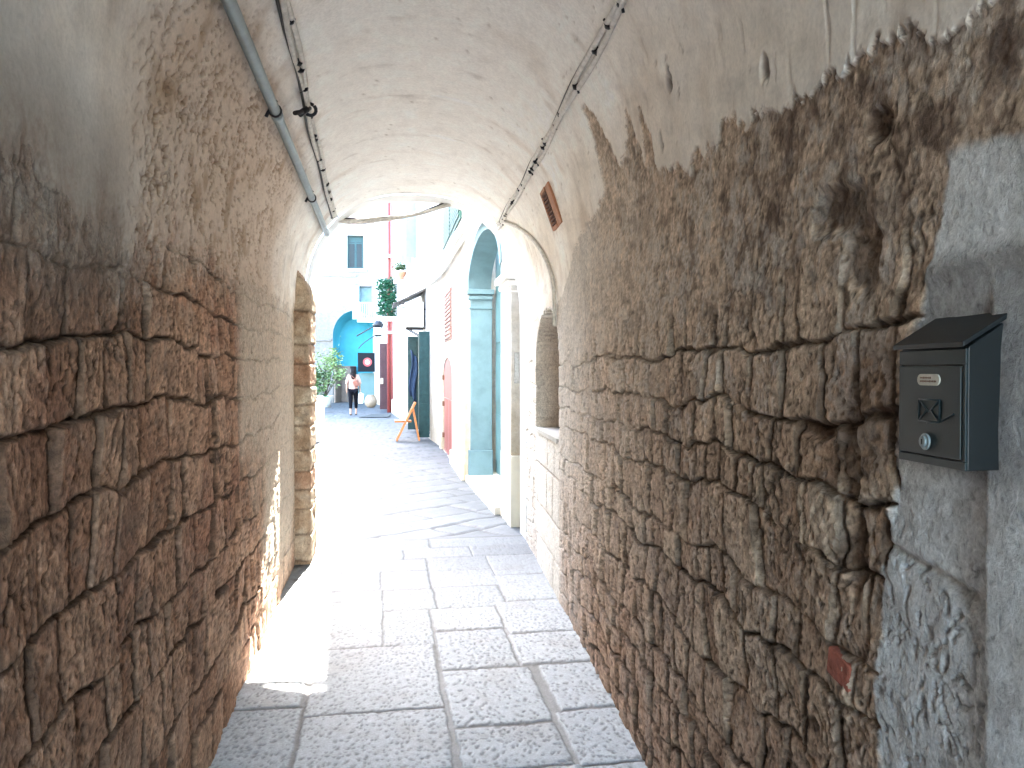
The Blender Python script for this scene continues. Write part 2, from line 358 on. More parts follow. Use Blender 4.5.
        # --- plaster coat on the vault and its ragged lower edge
        if side == 0:
            bz = np.interp(y, [-4,.5,1.5,2.1,3,3.8,5,7], [1.95,1.92,1.86,1.84,1.93,1.96,1.98,1.98])
            bz = bz + .07*fbm(y*4, hgt*2, 4, 111) + .03*fbm(y*18, hgt*6, 3, 112)
            pm = sst(-.07, .07, z - bz + .03*streak2 + .05*lumps); pmc = sst(-.20, .16, z - bz + .16*streak2 + .16*lumps + .10*(grain-.4))
        else:
            bz = np.interp(y + .035*wob + .03*lumps + .010*fine, [-4,.5,1.0,1.3,1.7,2.0,2.3,2.62,2.70,2.78,2.86,2.95,3.1,3.2,3.28,3.34,3.40,3.7,4.3,4.9,7],
                              [2.1,2.05,2.03,2.09,2.12,2.17,2.14,2.22,2.50,2.28,2.52,2.42,2.34,2.55,2.66,2.68,2.33,2.27,2.2,1.95,1.9])
            bz = bz + .05*fbm(y*8, hgt*5, 3, 211) + (ci-.5)*.030 + (ki-.5)*.022 + (grain-.4)*.022
            pm = sst(-.008, .008, z - bz + .02*lumps); pmc = pm
        pl_d = (.005 if side else .002) + fbm(y*1.8, hgt*1.8, 4, 121+sd)*.016 + fbm(y*9, hgt*7, 4, 125+sd)*.003
        pcol = mixc(rgb((.77,.70,.61), y.shape), (.89,.86,.80), sst(-.25, .35, fbm(y*1.3, hgt*1.5+4, 4, 131+sd)))
        pcol = mixc(pcol, (.92,.90,.86), sst(2.3, 3.0, hgt + .35*wob)*.85)
        stain = sst(.12, .5, fbm(y*2.6, hgt*1.5, 5, 141+sd)); pcol = mixc(pcol, (.52,.41,.31), stain*.6*(1-.6*sst(2.6,3.3,hgt)))
        scr = sst(.30, .46, fbm(y*16 + hgt*7, hgt*22 - y*5, 4, 145+sd, .65))*sst(-.1, .3, fbm(y*2.2, hgt*2.2, 2, 147+sd)); pl_d = pl_d - scr*.004; pcol = mixc(pcol, (.30,.24,.19), scr*.55)
        pcol = mixc(pcol, (.40,.35,.30), sst(.28, .5, fbm(y*7, hgt*3.0, 4, 151+sd))*.35)
        pcol = pcol*(1 + (.08 + .18*fbm(y*7, hgt*7, 5, 701+sd, .65) - .10*sst(.05, .4, fbm(y*3 + hgt, hgt*9 - y*2, 4, 705+sd)))*(1-.6*sst(2.5, 3.2, hgt)))[..., None]
        if side == 0:
            # keyed patch: slanting chisel dashes showing brown through the coat
            q1 = y*.80 - hgt*.60; q2 = y*.60 + hgt*.80
            dash = sst(.10, .30, fbm(q1*46, q2*17, 4, 161, .62) + .22*fbm(y*5, hgt*5, 3, 164) + .25*fbm(y*4, hgt*4, 2, 165))
            zone = sst(2.0, 2.45, y + .25*wob) * (1-sst(4.4, 5.6, y)) * (1 - sst(2.62, 2.98, hgt + .12*wob))
            dash = dash*zone*np.clip(1.25 - (hgt-1.9)*.55, .35, 1)
            pl_d = pl_d - dash*.013 + zone*fbm(y*16, hgt*16, 3, 166)*.004
            pcol = mixc(pcol, (.64,.50,.38), zone*.75); pcol = mixc(pcol, (.30,.19,.115), dash*.8); pcol = mixc(pcol, (.40,.28,.18), zone*sst(.12, .4, fbm(y*4.5+2, hgt*4.5, 4, 168))*.7)
            mould = (1-sst(1.9, 2.35, y + .2*wob))*(1 - sst(1.95, 2.25, hgt + .1*wob))
            pcol = mixc(pcol, (.24,.21,.18), mould*.6)
            col = mixc(col, (.26,.215,.175), (1-sst(2.0, 2.5, y+.2*wob))*sst(1.5, 1.75, hgt + .1*wob)*.6)
            # pale coats towards the mouth of the passage
            wash = sst(3.68, 3.84, y + .02*streak2)*sst(.75, 1.3, hgt + .35*wob) ; wash = np.maximum(wash, sst(4.35, 4.65, y + .05*wob)*sst(-.2, .5, hgt + .3*wob))
            wash = wash*(.72 + .28*sst(-.3, .1, streak2))
            col = mixc(col, (.76,.66,.53), wash*.85); d = lerp(d, .010 + d*.35, wash*.85)
            d = lerp(d, d*.4 - .01, sst(5.1, 5.3, y))
        else:
            for (py, ph, r) in ((1.72, 2.22, .035), (2.36, 2.45, .028), (2.55, 2.30, .022)):
                sp = 1 - sst(r*.4, r, np.hypot(y-py, (hgt-ph)*.7) + .02*wx + (ki-.5)*.02); pl_d = pl_d - sp*.02; pcol = mixc(pcol, (.12,.09,.07), sp*.8)
            dash = sst(.25, .5, fbm(y*20, hgt*4, 3, 261))*(1-sst(2.55, 2.9, hgt)); pl_d = pl_d - dash*.004; pcol = mixc(pcol, (.5,.42,.34), dash*.4)
            wash = sst(3.3, 5.0, y + .35*wob + .25*sst(1.4, 2.2, hgt)); wash = wash*(.8 + .2*streak2)
            wash = wash*(1 - .45*sst(0, .5, 1-hgt)*(1-sst(4.6, 4.95, y)))
            col = mixc(col, (.70,.61,.50), sst(1.9, 3.6, y + .3*wob)*sst(.2, 1.3, hgt + .3*wob)*.45*(.6+.4*cav))
            col = mixc(col, (.80,.77,.71), np.clip(wash, 0, 1)*.88)
            d = lerp(d, .006 + d*.45, np.clip(wash, 0, 1))
            # loose rough patches and cavities of the upper wall
            for (py, ph, ry, rh) in ((1.42, 1.83, .11, .06), (1.33, 1.72, .07, .10), (1.36, 1.33, .05, .11), (1.34, 1.15, .05, .10), (1.5, 1.38, .10, .03), (1.28, 1.95, .05, .04)):
                g = 1 - sst(.55, 1.05, np.hypot((y-py)/ry, (hgt-ph)/rh) + .45*wx + .2*wob)
                d = d - g*(.016 + .008*ki); col = mixc(col, (.16,.11,.08), g*.6)
            # rounded boulder-like stones
            for (py, ph, ry, rh) in ((1.25, 1.80, .045, .055), (1.43, 1.22, .075, .085), (1.3, 1.40, .05, .05)):
                q = np.hypot((y-py)/ry, (hgt-ph)/rh) + .3*wx
                g = 1 - sst(.7, 1.05, q); d = d + g*.004; col = mixc(col, (.56,.46,.36), g*.35)
            # arched niche, pushed back into the wall
            nt = 1.60; yc, ry = 5.47, .56
            in_arch = np.where(hgt > nt, np.hypot((y-yc)/ry, (hgt-nt)/.36), np.abs(y-yc)/ry)
            nic = (1 - sst(.97, 1.0, in_arch))*sst(1.035, 1.055, hgt)
            d = lerp(d, -.34 + lumps*.01 + joint*-.006, nic)
            col = mixc(col, (.50,.40,.31), nic*.95); col = mixc(col, (.36,.28,.21), nic*sst(.0,.5,lumps)*.6)
            # squared white blocks below the niche
            bl = sst(4.86, 4.90, y)*(1-sst(6.03, 6.06, y))*(1 - sst(1.0, 1.03, hgt))
            du2, dv2, r2, _, _ = courses(y + wx*.006, hgt + wy*.006, 44, .24, .34, .24, .5, -.1, 1.5)
            j2 = 1 - sst(.004, .012, np.minimum(du2, dv2))
            d = lerp(d, .004 - j2*.012 + streak2*.002, bl); col = mixc(col, (.78,.75,.68), bl*.9); col = mixc(col, (.42,.36,.29), bl*j2*.7)
            # white-washed pier at the near end
            edge = 1.185 + .03*fbm(hgt*5, hgt*0+2.2, 3, 301) + .012*fbm(y*30, hgt*30, 3, 302) + np.interp(hgt, [0,.9,1.05,1.35,1.5,1.7,1.83], [.11,.08,.07,.03,-.02,-.07,-.10])
            pier = (1 - sst(-.007, .007, y - edge))*(1 - sst(1.82, 1.845, hgt + .03*wx))
            lower = 1 - sst(1.30, 1.34, hgt)
            smooth_strip = (1 - sst(.975, .99, y + .012*fbm(hgt*4, hgt*0, 2, 305)))*(1 - sst(1.52, 1.66, hgt))
            rw, _, rwi = worley(y*58 + wx*4, hgt*44 + wy*4, 651); rough = np.clip(.85*(1-sst(.08,.5,rw))*sst(.2,.9,rwi) + .3*np.abs(fbm(y*40, hgt*38, 3, 311)), 0, 1)
            seam = np.exp(-((hgt - 1.17 - .02*wob - (y-1.1)*.12)/.010)**2)
            pd_ = -.002 + lerp(fbm(y*7, hgt*7, 3, 315)*.005, -rough*.0075*(1 - .75*sst(1.165, 1.19, hgt)) + fbm(y*8, hgt*8, 2, 316)*.008, lower*(1-smooth_strip)) - seam*.014*(1-smooth_strip)
            ledge = np.exp(-((hgt-1.665-.01*wob)/.018)**2); pd_ = pd_ + ledge*.008 + smooth_strip*.012
            d = lerp(d, pd_, pier)
            pc = mixc(rgb((.88,.89,.87), y.shape), (.66,.66,.64), sst(-.1, .4, fbm(y*5, hgt*5, 4, 321)))
            pc = mixc(pc, (.36,.35,.33), rough*lower*(1-smooth_strip)*.7)
            dirty = sst(1.33, 1.36, hgt)*(1 - sst(1.64, 1.68, hgt + .012*wx)); pc = mixc(pc, (.36,.35,.345), dirty*.75*(1-.3*smooth_strip))
            pc = mixc(pc, (.24,.21,.19), ledge*.45)
            scuff = sst(.3, .5, fbm(y*16, hgt*5, 3, 331))*(1-sst(.9, 1.0, hgt)); pc = mixc(pc, (.30,.24,.20), scuff*.6)
            col = mixc(col, pc, pier)
        dd = lerp(d, pl_d, pm); near = lerp(.80, 1., sst(1.4, 3.4, y))[..., None]; col = col*near; pcol = pcol*lerp(.86, 1., sst(1.2, 3.0, y))[..., None]  # light falloff put into the colour: stone and plaster dimmed towards the camera end
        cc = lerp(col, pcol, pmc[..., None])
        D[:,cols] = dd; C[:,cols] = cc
        K[:,cols] = np.where(pm > .5, 1, 0 if side == 0 else 2)
    # soft join at the crown
    cr = np.abs(Ag) < .12; k0 = int(np.argmax(ah >= 0)); wgt = (np.clip(Ag/.12, -1, 1)+1)/2
    lefte = D[:, k0-1:k0]; righte = D[:, k0:k0+1]; mid = (lefte+righte)/2
    D = D + np.where(Ag < 0, (mid-lefte), (mid-righte))*(1 - sst(0, .35, np.abs(Ag)))
    le = C[:, k0-1:k0]; re = C[:, k0:k0+1]; md = (le+re)/2
    C = C + np.where((Ag < 0)[..., None], md-le, md-re)*(1 - sst(0, .5, np.abs(Ag)))[..., None]
    P = P + np.stack([NX*D, np.zeros_like(D), NZ*D], -1)
    n = grid_normals(P)
    mid_ = P[len(ys)//2]; k = nh//2
    if n[len(ys)//2, k, 0] < 0: n = -n; flip = True
    else: flip = False
    fk = K[:-1,:-1]
    if flip: P = P[::-1]; C = C[::-1]; n = n[::-1]; fk = fk[::-1]
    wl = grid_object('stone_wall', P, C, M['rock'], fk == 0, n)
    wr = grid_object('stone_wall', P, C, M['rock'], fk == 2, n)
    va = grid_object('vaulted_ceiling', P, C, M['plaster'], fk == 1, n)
    tag(wl, 'rough reddish brown stone block wall along the left of the passage', 'wall')
    tag(wr, 'eroded brown stone wall on the right, with arched niche and whitewashed near end', 'wall')
    tag(va, 'stained white plaster barrel vault over the passage', 'vault')
    return wr
WALL_R = build_passage()
part('sill', M['slab'], WALL_R, lambda b: b.box((XR(5.47)+.15, 5.47, 1.045), (.33, 1.10, .035), Matrix.Rotation(-.063, 3, 'Z')), .004)

# ------------------------------------------------------------------ floors
SLABS = [(-.36,.245,2.90,3.425),(-.365,.24,3.445,4.235),(-.75,-.385,2.42,3.54),(.275,.70,2.86,3.205),(.73,1.12,2.84,3.30),(.27,.70,3.235,3.84),
 (.27,.66,3.87,4.435),(.68,1.2,3.88,4.33),(.76,1.2,3.33,3.85),(-.025,.25,4.255,4.87),(-.39,-.04,4.26,5.09),(.27,.67,4.46,4.865),(.69,1.2,4.35,4.95),
 (-.035,.30,4.89,5.335),(.32,.755,4.885,5.345),(.775,1.3,4.97,5.60),(-.42,-.05,5.105,5.345),(-.05,.29,5.35,5.835),(.31,.78,5.365,5.80),(.79,1.3,5.62,6.22),
 (-.46,-.06,5.36,5.85),(-.49,.29,5.86,6.19),(.31,.78,5.82,6.22),(-.52,.12,6.205,6.52),(.135,.68,6.24,6.56),(.69,1.4,6.235,6.6),(-.52,.35,6.535,6.9),(.37,1.4,6.575,6.9),
 (-.9,-.40,3.56,4.2),(-.9,-.41,4.22,4.95),(-.9,-.44,4.97,5.7),(-.9,-.48,5.72,6.3),(-.9,-.54,6.32,6.9),
 (-.37,.21,2.2,2.88),(.24,.72,2.15,2.84),(.73,1.2,2.1,2.82),(-.9,-.4,1.6,2.40),(-.38,.1,1.5,2.18),(.12,.6,1.5,2.13),(.62,1.2,1.4,2.08)]
yy = -4.2
while yy < 1.4:
    for xx in (-.9, -.3, .32): SLABS.append((xx, xx+.56, yy, yy+.52))
    yy += .55
def pits(x, y, s, den):
    q = .5*fbm(x*6, y*6, 2, s+3)
    f1, _, cid = worley(x*40 + q*3, y*27 + q*2, s)
    return (1 - sst(.12, .40, f1/(0.55+.7*cid)))*sst(.25-den, .6-den, cid)
def floor_colour(shape, rid, pit, joint, x, y, s):
    c = mixc(rgb((.43,.475,.50), shape), (.58,.625,.65), rid)
    c = mixc(c, (.42,.42,.41), sst(.05, .45, fbm(x*3, y*3, 4, s))*.45)
    c = mixc(c, (.20,.20,.20), pit*.6); return mixc(c, (.20,.19,.175), joint*.75)
def build_floor():
    xs = np.arange(-.82, 1.36, .0058); ys = [Y0-.8]
    while ys[-1] < 2.2: ys.append(ys[-1]+.04)
    while ys[-1] < 6.94: ys.append(ys[-1] + max(.005, .00065*ys[-1]**2))
    ys[-1] = 6.94
    X, Y = np.meshgrid(xs, np.array(ys), indexing='ij')
    wx = fbm(X*7, Y*7, 3, 401)*.012 + fbm(X*30, Y*30, 2, 403)*.004; wy = fbm(X*7, Y*7, 3, 407)*.012 + fbm(X*30, Y*30, 2, 409)*.004
    best = np.full(X.shape, -9.); rid = np.zeros(X.shape); tl = np.zeros(X.shape)
    rs = np.random.RandomState(3)
    for (a, b, c, d) in SLABS:
        q = np.minimum(np.minimum(X+wx-a, b-X-wx), np.minimum(Y+wy-c, d-Y-wy)); m = q > best
        best = np.where(m, q, best); r1, r2, r3 = rs.rand(3)
        rid = np.where(m, r1, rid); tl = np.where(m, ((X-(a+b)/2)*(r2-.5) + (Y-(c+d)/2)*(r3-.5))*.02 + (r1-.5)*.006, tl)
    best = best - .012*sst(.2, .6, fbm(X*2.6, Y*2.6, 3, 421))
    chip = sst(.3, .55, fbm(X*11, Y*11, 3, 431))*(1-sst(0, .035, best))
    joint = np.clip(1 - sst(-.007, .004, best) + chip, 0, 1); edge = 1 - sst(0, .03, best)
    den = .05 + .25*_h(np.floor(rid*40), np.floor(rid*17), 3) + .12*sst(-.2, .3, fbm(X*1.2, Y*1.2, 2, 441)) 
    p = pits(X, Y, 451, den)*(1-joint)*(1 - .55*sst(4.2, 6., Y))
    Z = tl*.6 - joint*.0075 - edge*.0012 - p*.0042 + fbm(X*14, Y*14, 3, 461)*.0022
    Z = Z*(1-sst(6.82, 6.94, Y))
    C = floor_colour(X.shape, rid, p, joint, X, Y, 471)*lerp(1.05, .23, sst(3.0, 6.7, Y))[..., None]  # albedo drops towards the mouth, painted in to offset the strong daylight there
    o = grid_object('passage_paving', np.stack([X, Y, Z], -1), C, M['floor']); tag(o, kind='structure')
build_floor()
def build_street():
    xs = np.arange(-7.0, 2.2, .032); ys = [6.94]
    while ys[-1] < 46: ys.append(ys[-1] + min(.22, max(.02, .00045*ys[-1]**2)))
    X, Y = np.meshgrid(xs, np.array(ys), indexing='ij')
    a = R(34); wx = fbm(X*3, Y*3, 3, 501)*.06; wy = fbm(X*3, Y*3, 3, 503)*.06
    bend = .25*np.sin(Y*.35)
    u = X*math.cos(a+.0) + Y*math.sin(a) + wx; v = -X*math.sin(a) + Y*math.cos(a) + wy + bend*.3
    du, dv, rid, cx, cy = courses(u, v, 77, .34, .55, .45, .95, v.min()-.5, v.max()+.5)
    e = np.minimum(du, dv); joint = 1 - sst(.006, .028, e)
    p = pits(X*.7, Y*.7, 551, .1)*.6
    Z = -joint*.014 + (rid-.5)*.012 + fbm(X*5, Y*5, 3, 561)*.006 - .002 + cx*np.sin(rid*50)*.005
    Z = Z*sst(6.94, 7.1, Y)
    C = floor_colour(X.shape, rid, p*.5, joint, X, Y, 571)*lerp(.195, .13, sst(6.9, 8.5, Y))[..., None]  # tone ramp painted in to keep the brightly lit paving from blowing out
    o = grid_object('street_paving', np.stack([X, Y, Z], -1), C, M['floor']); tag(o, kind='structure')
build_street()
g = MB(); g.add([(-400,-400,-.09),(400,-400,-.09),(400,400,-.09),(-400,400,-.09)], [(0,1,2,3)])
tag(g.build('ground', M['ground']), kind='structure')

# ------------------------------------------------------------------ stone quoin pillar at the left of the passage mouth
def build_pillar():
    # face towards the camera, then the street-side face: unrolled width w along (x then y)
    wv = np.arange(0, .62, .006); hv = np.arange(-.05, 2.62, .008)
    Wg, Hg = np.meshgrid(wv, hv, indexing='ij')
    wob = fbm(Wg*4, Hg*4, 3, 601); rs = np.random.RandomState(9)
    e = [-.1]
    while e[-1] < 3: e.append(e[-1] + rs.uniform(.13, .27))
    e = np.array(e); vv = Hg + .015*wob; k = np.clip(np.searchsorted(e, vv)-1, 0, len(e)-2)
    dv = np.minimum(vv-e[k], e[k+1]-vv); rid = _h(k.astype(float), k*0., 4)
    joint = 1 - sst(.004, .014, dv); lum = fbm(Wg*12, Hg*10, 4, 611)
    D = -joint*.012 + (rid-.5)*.016 + lum*.010 + fbm(Wg*40, Hg*36, 3, 615)*.004
    x = np.where(Wg < .16, -.755 + Wg, -.595); y = np.where(Wg < .16, 6.14, 6.14 + (Wg-.16))
    x = x - .16*sst(2.05, 2.5, Hg)
    r = sst(.13, .19, Wg); nx = r; ny = -(1-r)
    xr = x - .008*(1-np.abs(2*r-1)); yr = y + .008*(1-np.abs(2*r-1))
    P = np.stack([xr + nx*D, yr + ny*D, Hg], -1)
    C = mixc(rgb((.50,.33,.21), Wg.shape), (.60,.46,.33), sst(.2, .8, rid + .5*lum)); C = mixc(C, (.52,.27,.17), sst(.55,.8,_h(k.astype(float), k*0., 8))*.5)
    C = mixc(C, (.74,.64,.50), sst(-.1,.35,fbm(Wg*5, Hg*5, 3, 621))*.6); C = mixc(C, (.25,.17,.12), joint*.6); C = C*(.8+.35*lum)[...,None]
    o = grid_object('stone_pillar', P, C, M['rock']); tag(o, 'pillar of coursed orange-brown stone blocks at the left of the passage mouth', 'pillar')
build_pillar()

# ------------------------------------------------------------------ walls with openings
def frame(p, q):
    p, q = Vector((*p, 0)), Vector((*q, 0)); d = (q-p).normalized(); n = Vector((-d.y, d.x, 0))
    return (lambda u, n_, z: p + d*u + n*n_ + Vector((0,0,z))), (q-p).length, d, n
def wall_mesh(mb, fr, L, z0, z1, holes=(), thick=.4, reveal=.3, u0=0, outer=None):
    """front face with true openings, their reveals, and the outer edges of the slab"""
    bm = bmesh.new(); edges = []
    loops = [outer or [(u0,z0),(L,z0),(L,z1),(u0,z1)]] + list(holes)
    for lp in loops:
        vs = [bm.verts.new((a, b, 0)) for a, b in lp]
        edges += [bm.edges.new((vs[i], vs[(i+1) % len(vs)])) for i in range(len(vs))]
    bmesh.ops.triangle_fill(bm, use_beauty=True, use_dissolve=False, edges=edges)
    bm.verts.ensure_lookup_table(); bm.verts.index_update()
    mb.add([fr(v.co.x, 0, v.co.y) for v in bm.verts], [tuple(v.index for v in f.verts) for f in bm.faces]); bm.free()
    for i, lp in enumerate(loops):
        dep = -(thick if i == 0 else reveal); n = len(lp)
        vs = [fr(a, 0, b) for a, b in lp] + [fr(a, dep, b) for a, b in lp]
        mb.add(vs, [(k, (k+1) % n, (k+1) % n + n, k+n) for k in range(n)])
def rect(u0, u1, z0, z1): return [(u0,z0),(u1,z0),(u1,z1),(u0,z1)]
def arch(u0, u1, z0, zs, rise, n=18):
    c, w = (u0+u1)/2, (u1-u0)/2
    return [(u0,z0),(u1,z0)] + [(c + w*math.cos(t), zs + rise*math.sin(t)) for t in (math.pi*k/n for k in range(n+1))]
def slab(mb, fr, lp, n0, n1):
    a = fr(lp[0][0], n0, lp[0][1]); b = fr(lp[0][0], n1, lp[0][1])
    mb.prism([fr(u, n0, z) for u, z in lp], b-a)
def fbox(mb, fr, u0, u1, z0, z1, n0, n1): slab(mb, fr, rect(u0,u1,z0,z1), n0, n1)
def louvres(mb, fr, u0, u1, z0, z1, n0, n=12, d=.02):
    for k in range(n):
        a = z0 + (z1-z0)*k/n; fbox(mb, fr, u0, u1, a+.008, a + (z1-z0)/n*.72, n0, n0+d)

HB = 11.8
# building over the passage: its two end walls
def passage_block(yf, sgn, name, label):
    lp = []
    for t in np.linspace(0, ARC, 40): v = vault_pt(yf, t, .006); lp.append((v.x, v.z))
    lp = [(XL(yf)+.006, .0)] + lp + [(XR(yf)-.006, .0)]
    b = MB(); fr = lambda u, n, z: Vector((u, yf + .3 + n, z))
    out = [(-6,-.05),(lp[0][0],-.05)] + lp + [(lp[-1][0],-.05),(1.9,-.05),(1.9,8.4),(-6,8.4)]
    wall_mesh(b, fr, 0, 0, 0, [], thick=.3 if sgn > 0 else .3, outer=out)
    o = b.build(name, M['white']); tag(o, label, 'building'); return o
passage_block(Y1+.001, -1, 'passage_building', 'whitewashed house front pierced by the mouth of the vaulted passage')

# --- right-hand building with the blue arched portal
t = thing('portal_house', 'white house with pale blue arched portal just beyond the passage on the right', 'house', (1.17, 8.9, 0))
frA, LA, _, _ = frame((1.17, 8.14), (1.12, 10.62))
bA = MB()
frA2, LA2, _, _ = frame((1.175, 7.34), (1.115, 10.65))
o0 = .60
wall_mesh(bA, frA2, LA2, -.05, HB, [arch(o0, LA2-.02, .0, 2.62, .58)], thick=.5, reveal=.30)
wl = bA.build('wall', M['lime'], t)
bq = MB()
bq.prism([(1.28,6.79,-.05),(1.28,7.339,-.05),(1.28,7.339,HB),(1.28,6.79,HB)], (.5,0,0)); bq.build('wall', M['lime'], t)
def jamb(b):   # far jamb in pale blue: pilaster, base and capital
    b.box((1.275, 10.60, 1.35), (.300, .10, 2.50)); b.box((1.262, 10.575, .20), (.335, .16, .44)); b.box((1.262, 10.57, 2.52), (.335, .14, .05)); b.box((1.262, 10.56, 2.60), (.37, .18, .07)); b.box((1.27, 10.58, 2.38), (.32, .12, .03))
part('pilaster', M['blue'], t, jamb, .008, 'pale blue pilaster of the arched portal')
def soffit(b):
    c, w = o0+(LA2-.02-o0)/2, (LA2-.02-o0)/2 - .014
    pts = [(c+w*math.cos(a), 2.62+.562*math.sin(a)) for a in (math.pi*k/24 for k in range(25))]
    for i in range(24):
        (a0,z0),(a1,z1) = pts[i], pts[i+1]
        b.add([frA2(a0,.006,z0), frA2(a1,.006,z1), frA2(a1,-.30,z1), frA2(a0,-.30,z0)], [(0,1,2,3)], True)
    pts2 = [(c+(w+.09)*math.cos(a), 2.64+.66*math.sin(a)) for a in (math.pi*k/24 for k in range(25))]
    for i in range(24):
        q = [pts[i], pts[i+1], pts2[i+1], pts2[i]]
        b.prism([frA2(u, .004, z) for u, z in q], frA2(0,.018,0)-frA2(0,.004,0))
part('arch_moulding', M['blue'], t, soffit)
dr = part('door', M['tealwood'], t, lambda b: (fbox(b, frA2, .56, LA2-.0, .10, 3.3, -.42, -.37), [fbox(b, frA2, u, u+.48, z, z+.62, -.37, -.35) for u in (.72, 1.4, 2.08, 2.70) for z in (.3, 1.1, 1.9)]), .004)
part('handle', M['steel'], dr, lambda b: b.tube([frA2(2.0,-.36,1.1), frA2(2.0,-.31,1.1), frA2(2.0,-.31,1.25), frA2(2.0,-.36,1.25)], .012, 8))
part('threshold', M['slab'], t, lambda b: b.prism([(1.10,7.985,-.05),(1.62,7.985,-.05),(1.60,10.55,-.05),(1.05,10.55,-.05)], (0,0,.13)), .01)
def nearp(b):
    b.box((1.30, 7.63, 1.5), (.235, .56, 1.80)); b.box((1.29, 7.63, 2.36), (.30, .62, .05)); b.box((1.285, 7.63, 2.43), (.36, .68, .07)); b.box((1.295,7.63,2.28), (.26,.58,.03))
part('pilaster', M['white'], t, nearp, .008, 'white pilaster with moulded capital')
part('plinth', M['cream'], t, lambda b: (b.box((1.295, 7.65, .32), (.26, .66, .74))), .012)
part('name_plate', M['steel'], t, lambda b: b.box((1.232, 7.343, 1.54), (.055, .012, .30)), .003)
# window with green shutters above the portal
w = part('window', M['glass'], t, lambda b: fbox(b, frA2, 2.3, 3.2, 3.75, 5.3, -.02, .012), 0)

# --- long white house with the red door
Bp, Bq, Cq, Dq, Eq = (1.05,10.652), (1.05,15.2), (.62,22.5), (.05,30.5), (-.63,38.0)
frB, LB, dB, nB = frame(Bp, Bq); frC, LC, dC, nC = frame(Bq, Cq); frD, LD, dD, nD = frame(Cq, Dq); frE, LE, dE, nE = frame(Dq, Eq)
t = thing('red_door_house', 'long white house with narrow red arched door and cream stone base', 'house', (1.05, 12.9, 0))
b = MB(); rd = (2.15, 4.20)
wall_mesh(b, frB, LB, -.05, HB, [arch(rd[0], rd[1], 0, 1.42, .34), rect(2.1, 3.65, 2.05, 2.95), rect(1.6, 2.2, 3.7, 5.3)], reveal=.22); b.build('wall', M['lime_cream'], t)
d = part('door', M['red'], t, lambda b: (slab(b, frB, arch(rd[0], rd[1], .0, 1.0, .02), -.06, -.02), [fbox(b, frB, rd[0]+.1+k*.34, rd[0]+.12+k*.34, .05, 1.0, -.02, -.012) for k in range(6)]))
part('upper_panel', M['redl'], d, lambda b: slab(b, frB, arch(rd[0], rd[1], 1.025, 1.42, .335), -.06, -.015))
for z in (.25, .85, 1.35): part('hinge', M['rust'], d, lambda b: fbox(b, frB, rd[1]-.12, rd[1]+.04, z, z+.09, -.015, .02))
part('shutter', M['pinkwood'], t, lambda b: (fbox(b, frB, 2.1, 3.65, 2.05, 2.95, -.03, .012), louvres(b, frB, 2.15, 2.84, 2.08, 2.92, .012), louvres(b, frB, 2.9, 3.6, 2.08, 2.92, .012)), 0, 'dusty pink closed shutter')
part('window', M['glass'], t, lambda b: fbox(b, frB, 1.6, 2.2, 3.7, 5.3, -.2, -.15))
for (u0, u1) in ((2.0, 3.66), (.35, 1.98)):
    part('shutter', M['green'], t, lambda b: (fbox(b, frB, u0, u1, 3.7, 5.3, .004, .03), louvres(b, frB, u0+.05, u1-.05, 3.75, 5.25, .03, 24)), 0, 'green louvred shutter, closed')
part('plinth', M['stonec'], t, lambda b: fbox(b, frB, 0, rd[0]-.12, -.05, .22, .002, .05), .01)
part('plinth', M['stonec'], t, lambda b: fbox(b, frB, rd[1]+.1, LB, -.05, .25, .002, .05), .01)
part('cornice', M['lime'], t, lambda b: (fbox(b, frB, 0, LB, 3.42, 3.52, .002, .07),), .01)

# --- house with the green doors
t = thing('green_door_house', 'white house with open dark green doors behind the folding chair', 'house', (.85, 18.5, 0))
b = MB(); gd = (2.1, 4.5)
wall_mesh(b, frC, LC, -.05, HB, [rect(gd[0], gd[1], 0, 2.42), rect(5.2, 6.3, 4.5, 6.4)], reveal=.3, outer=[(0,-.05),(LC,-.05),(LC,10.2),(3.4,10.2),(3.4,HB),(0,HB)]); b.build('wall', M['lime'], t)
part('roof_shadow_block', M['lime'], t, lambda b: fbox(b, frC, 5.0, 5.9, 10.2, 11.6, -.5, -.02), .02)  # unseen roof block, added to cast a shadow blob on the street
part('roof_shadow_block', M['lime'], t, lambda b: fbox(b, frC, 6.6, 7.2, 10.2, 11.3, -.5, -.02), .02)  # second block added out of view for another street shadow
part('doorway', M['dgreen'], t, lambda b: fbox(b, frC, gd[0], gd[1], 0, 2.42, -.29, -.25), 0)
def leaf(u, ang, w=.95):
    c, s = math.cos(ang), math.sin(ang)
    return lambda a, n, z: frC(u + a*c - n*s, .02 + a*s + n*c, z)
for u, ang, lab in ((gd[0]-.02, 1.62, 'dark green door leaf folded out towards the street'), (gd[1], 1.45, 'green door leaf with blue cloth hung on it')):
    fr2 = leaf(u, ang)
    d = part('door', M['dgreen'], t, lambda b: (fbox(b, fr2, 0, (.24 if u < 4 else .27), .04, 2.4, 0, .045), [fbox(b, fr2, .04, .22, z, z+.6, -.012, .057) for z in (.2, 1.0, 1.72)]), .004, lab)
    part('handle', M['steel'], d, lambda b: b.tube([fr2(.2,-.012,1.05), fr2(.2,-.05,1.05), fr2(.2,-.05,1.2), fr2(.2,-.012,1.2)], .01, 8))
part('window', M['pblue'], t, lambda b: (fbox(b, frC, 5.2, 6.3, 4.5, 6.4, -.2, -.15), louvres(b, frC, 5.25, 6.25, 4.55, 6.35, -.15, 20)))
for u, ang in ((5.2, 1.9), (6.3, 1.4)):
    fr2 = leaf(u, ang)
    part('shutter', M['pblue'], t, lambda b: (fbox(b, fr2, 0, .30, 4.5, 6.5, 0, .03), louvres(b, fr2, .04, .26, 4.55, 6.45, -.018, 24)), 0, 'pale blue shutter leaf standing open')

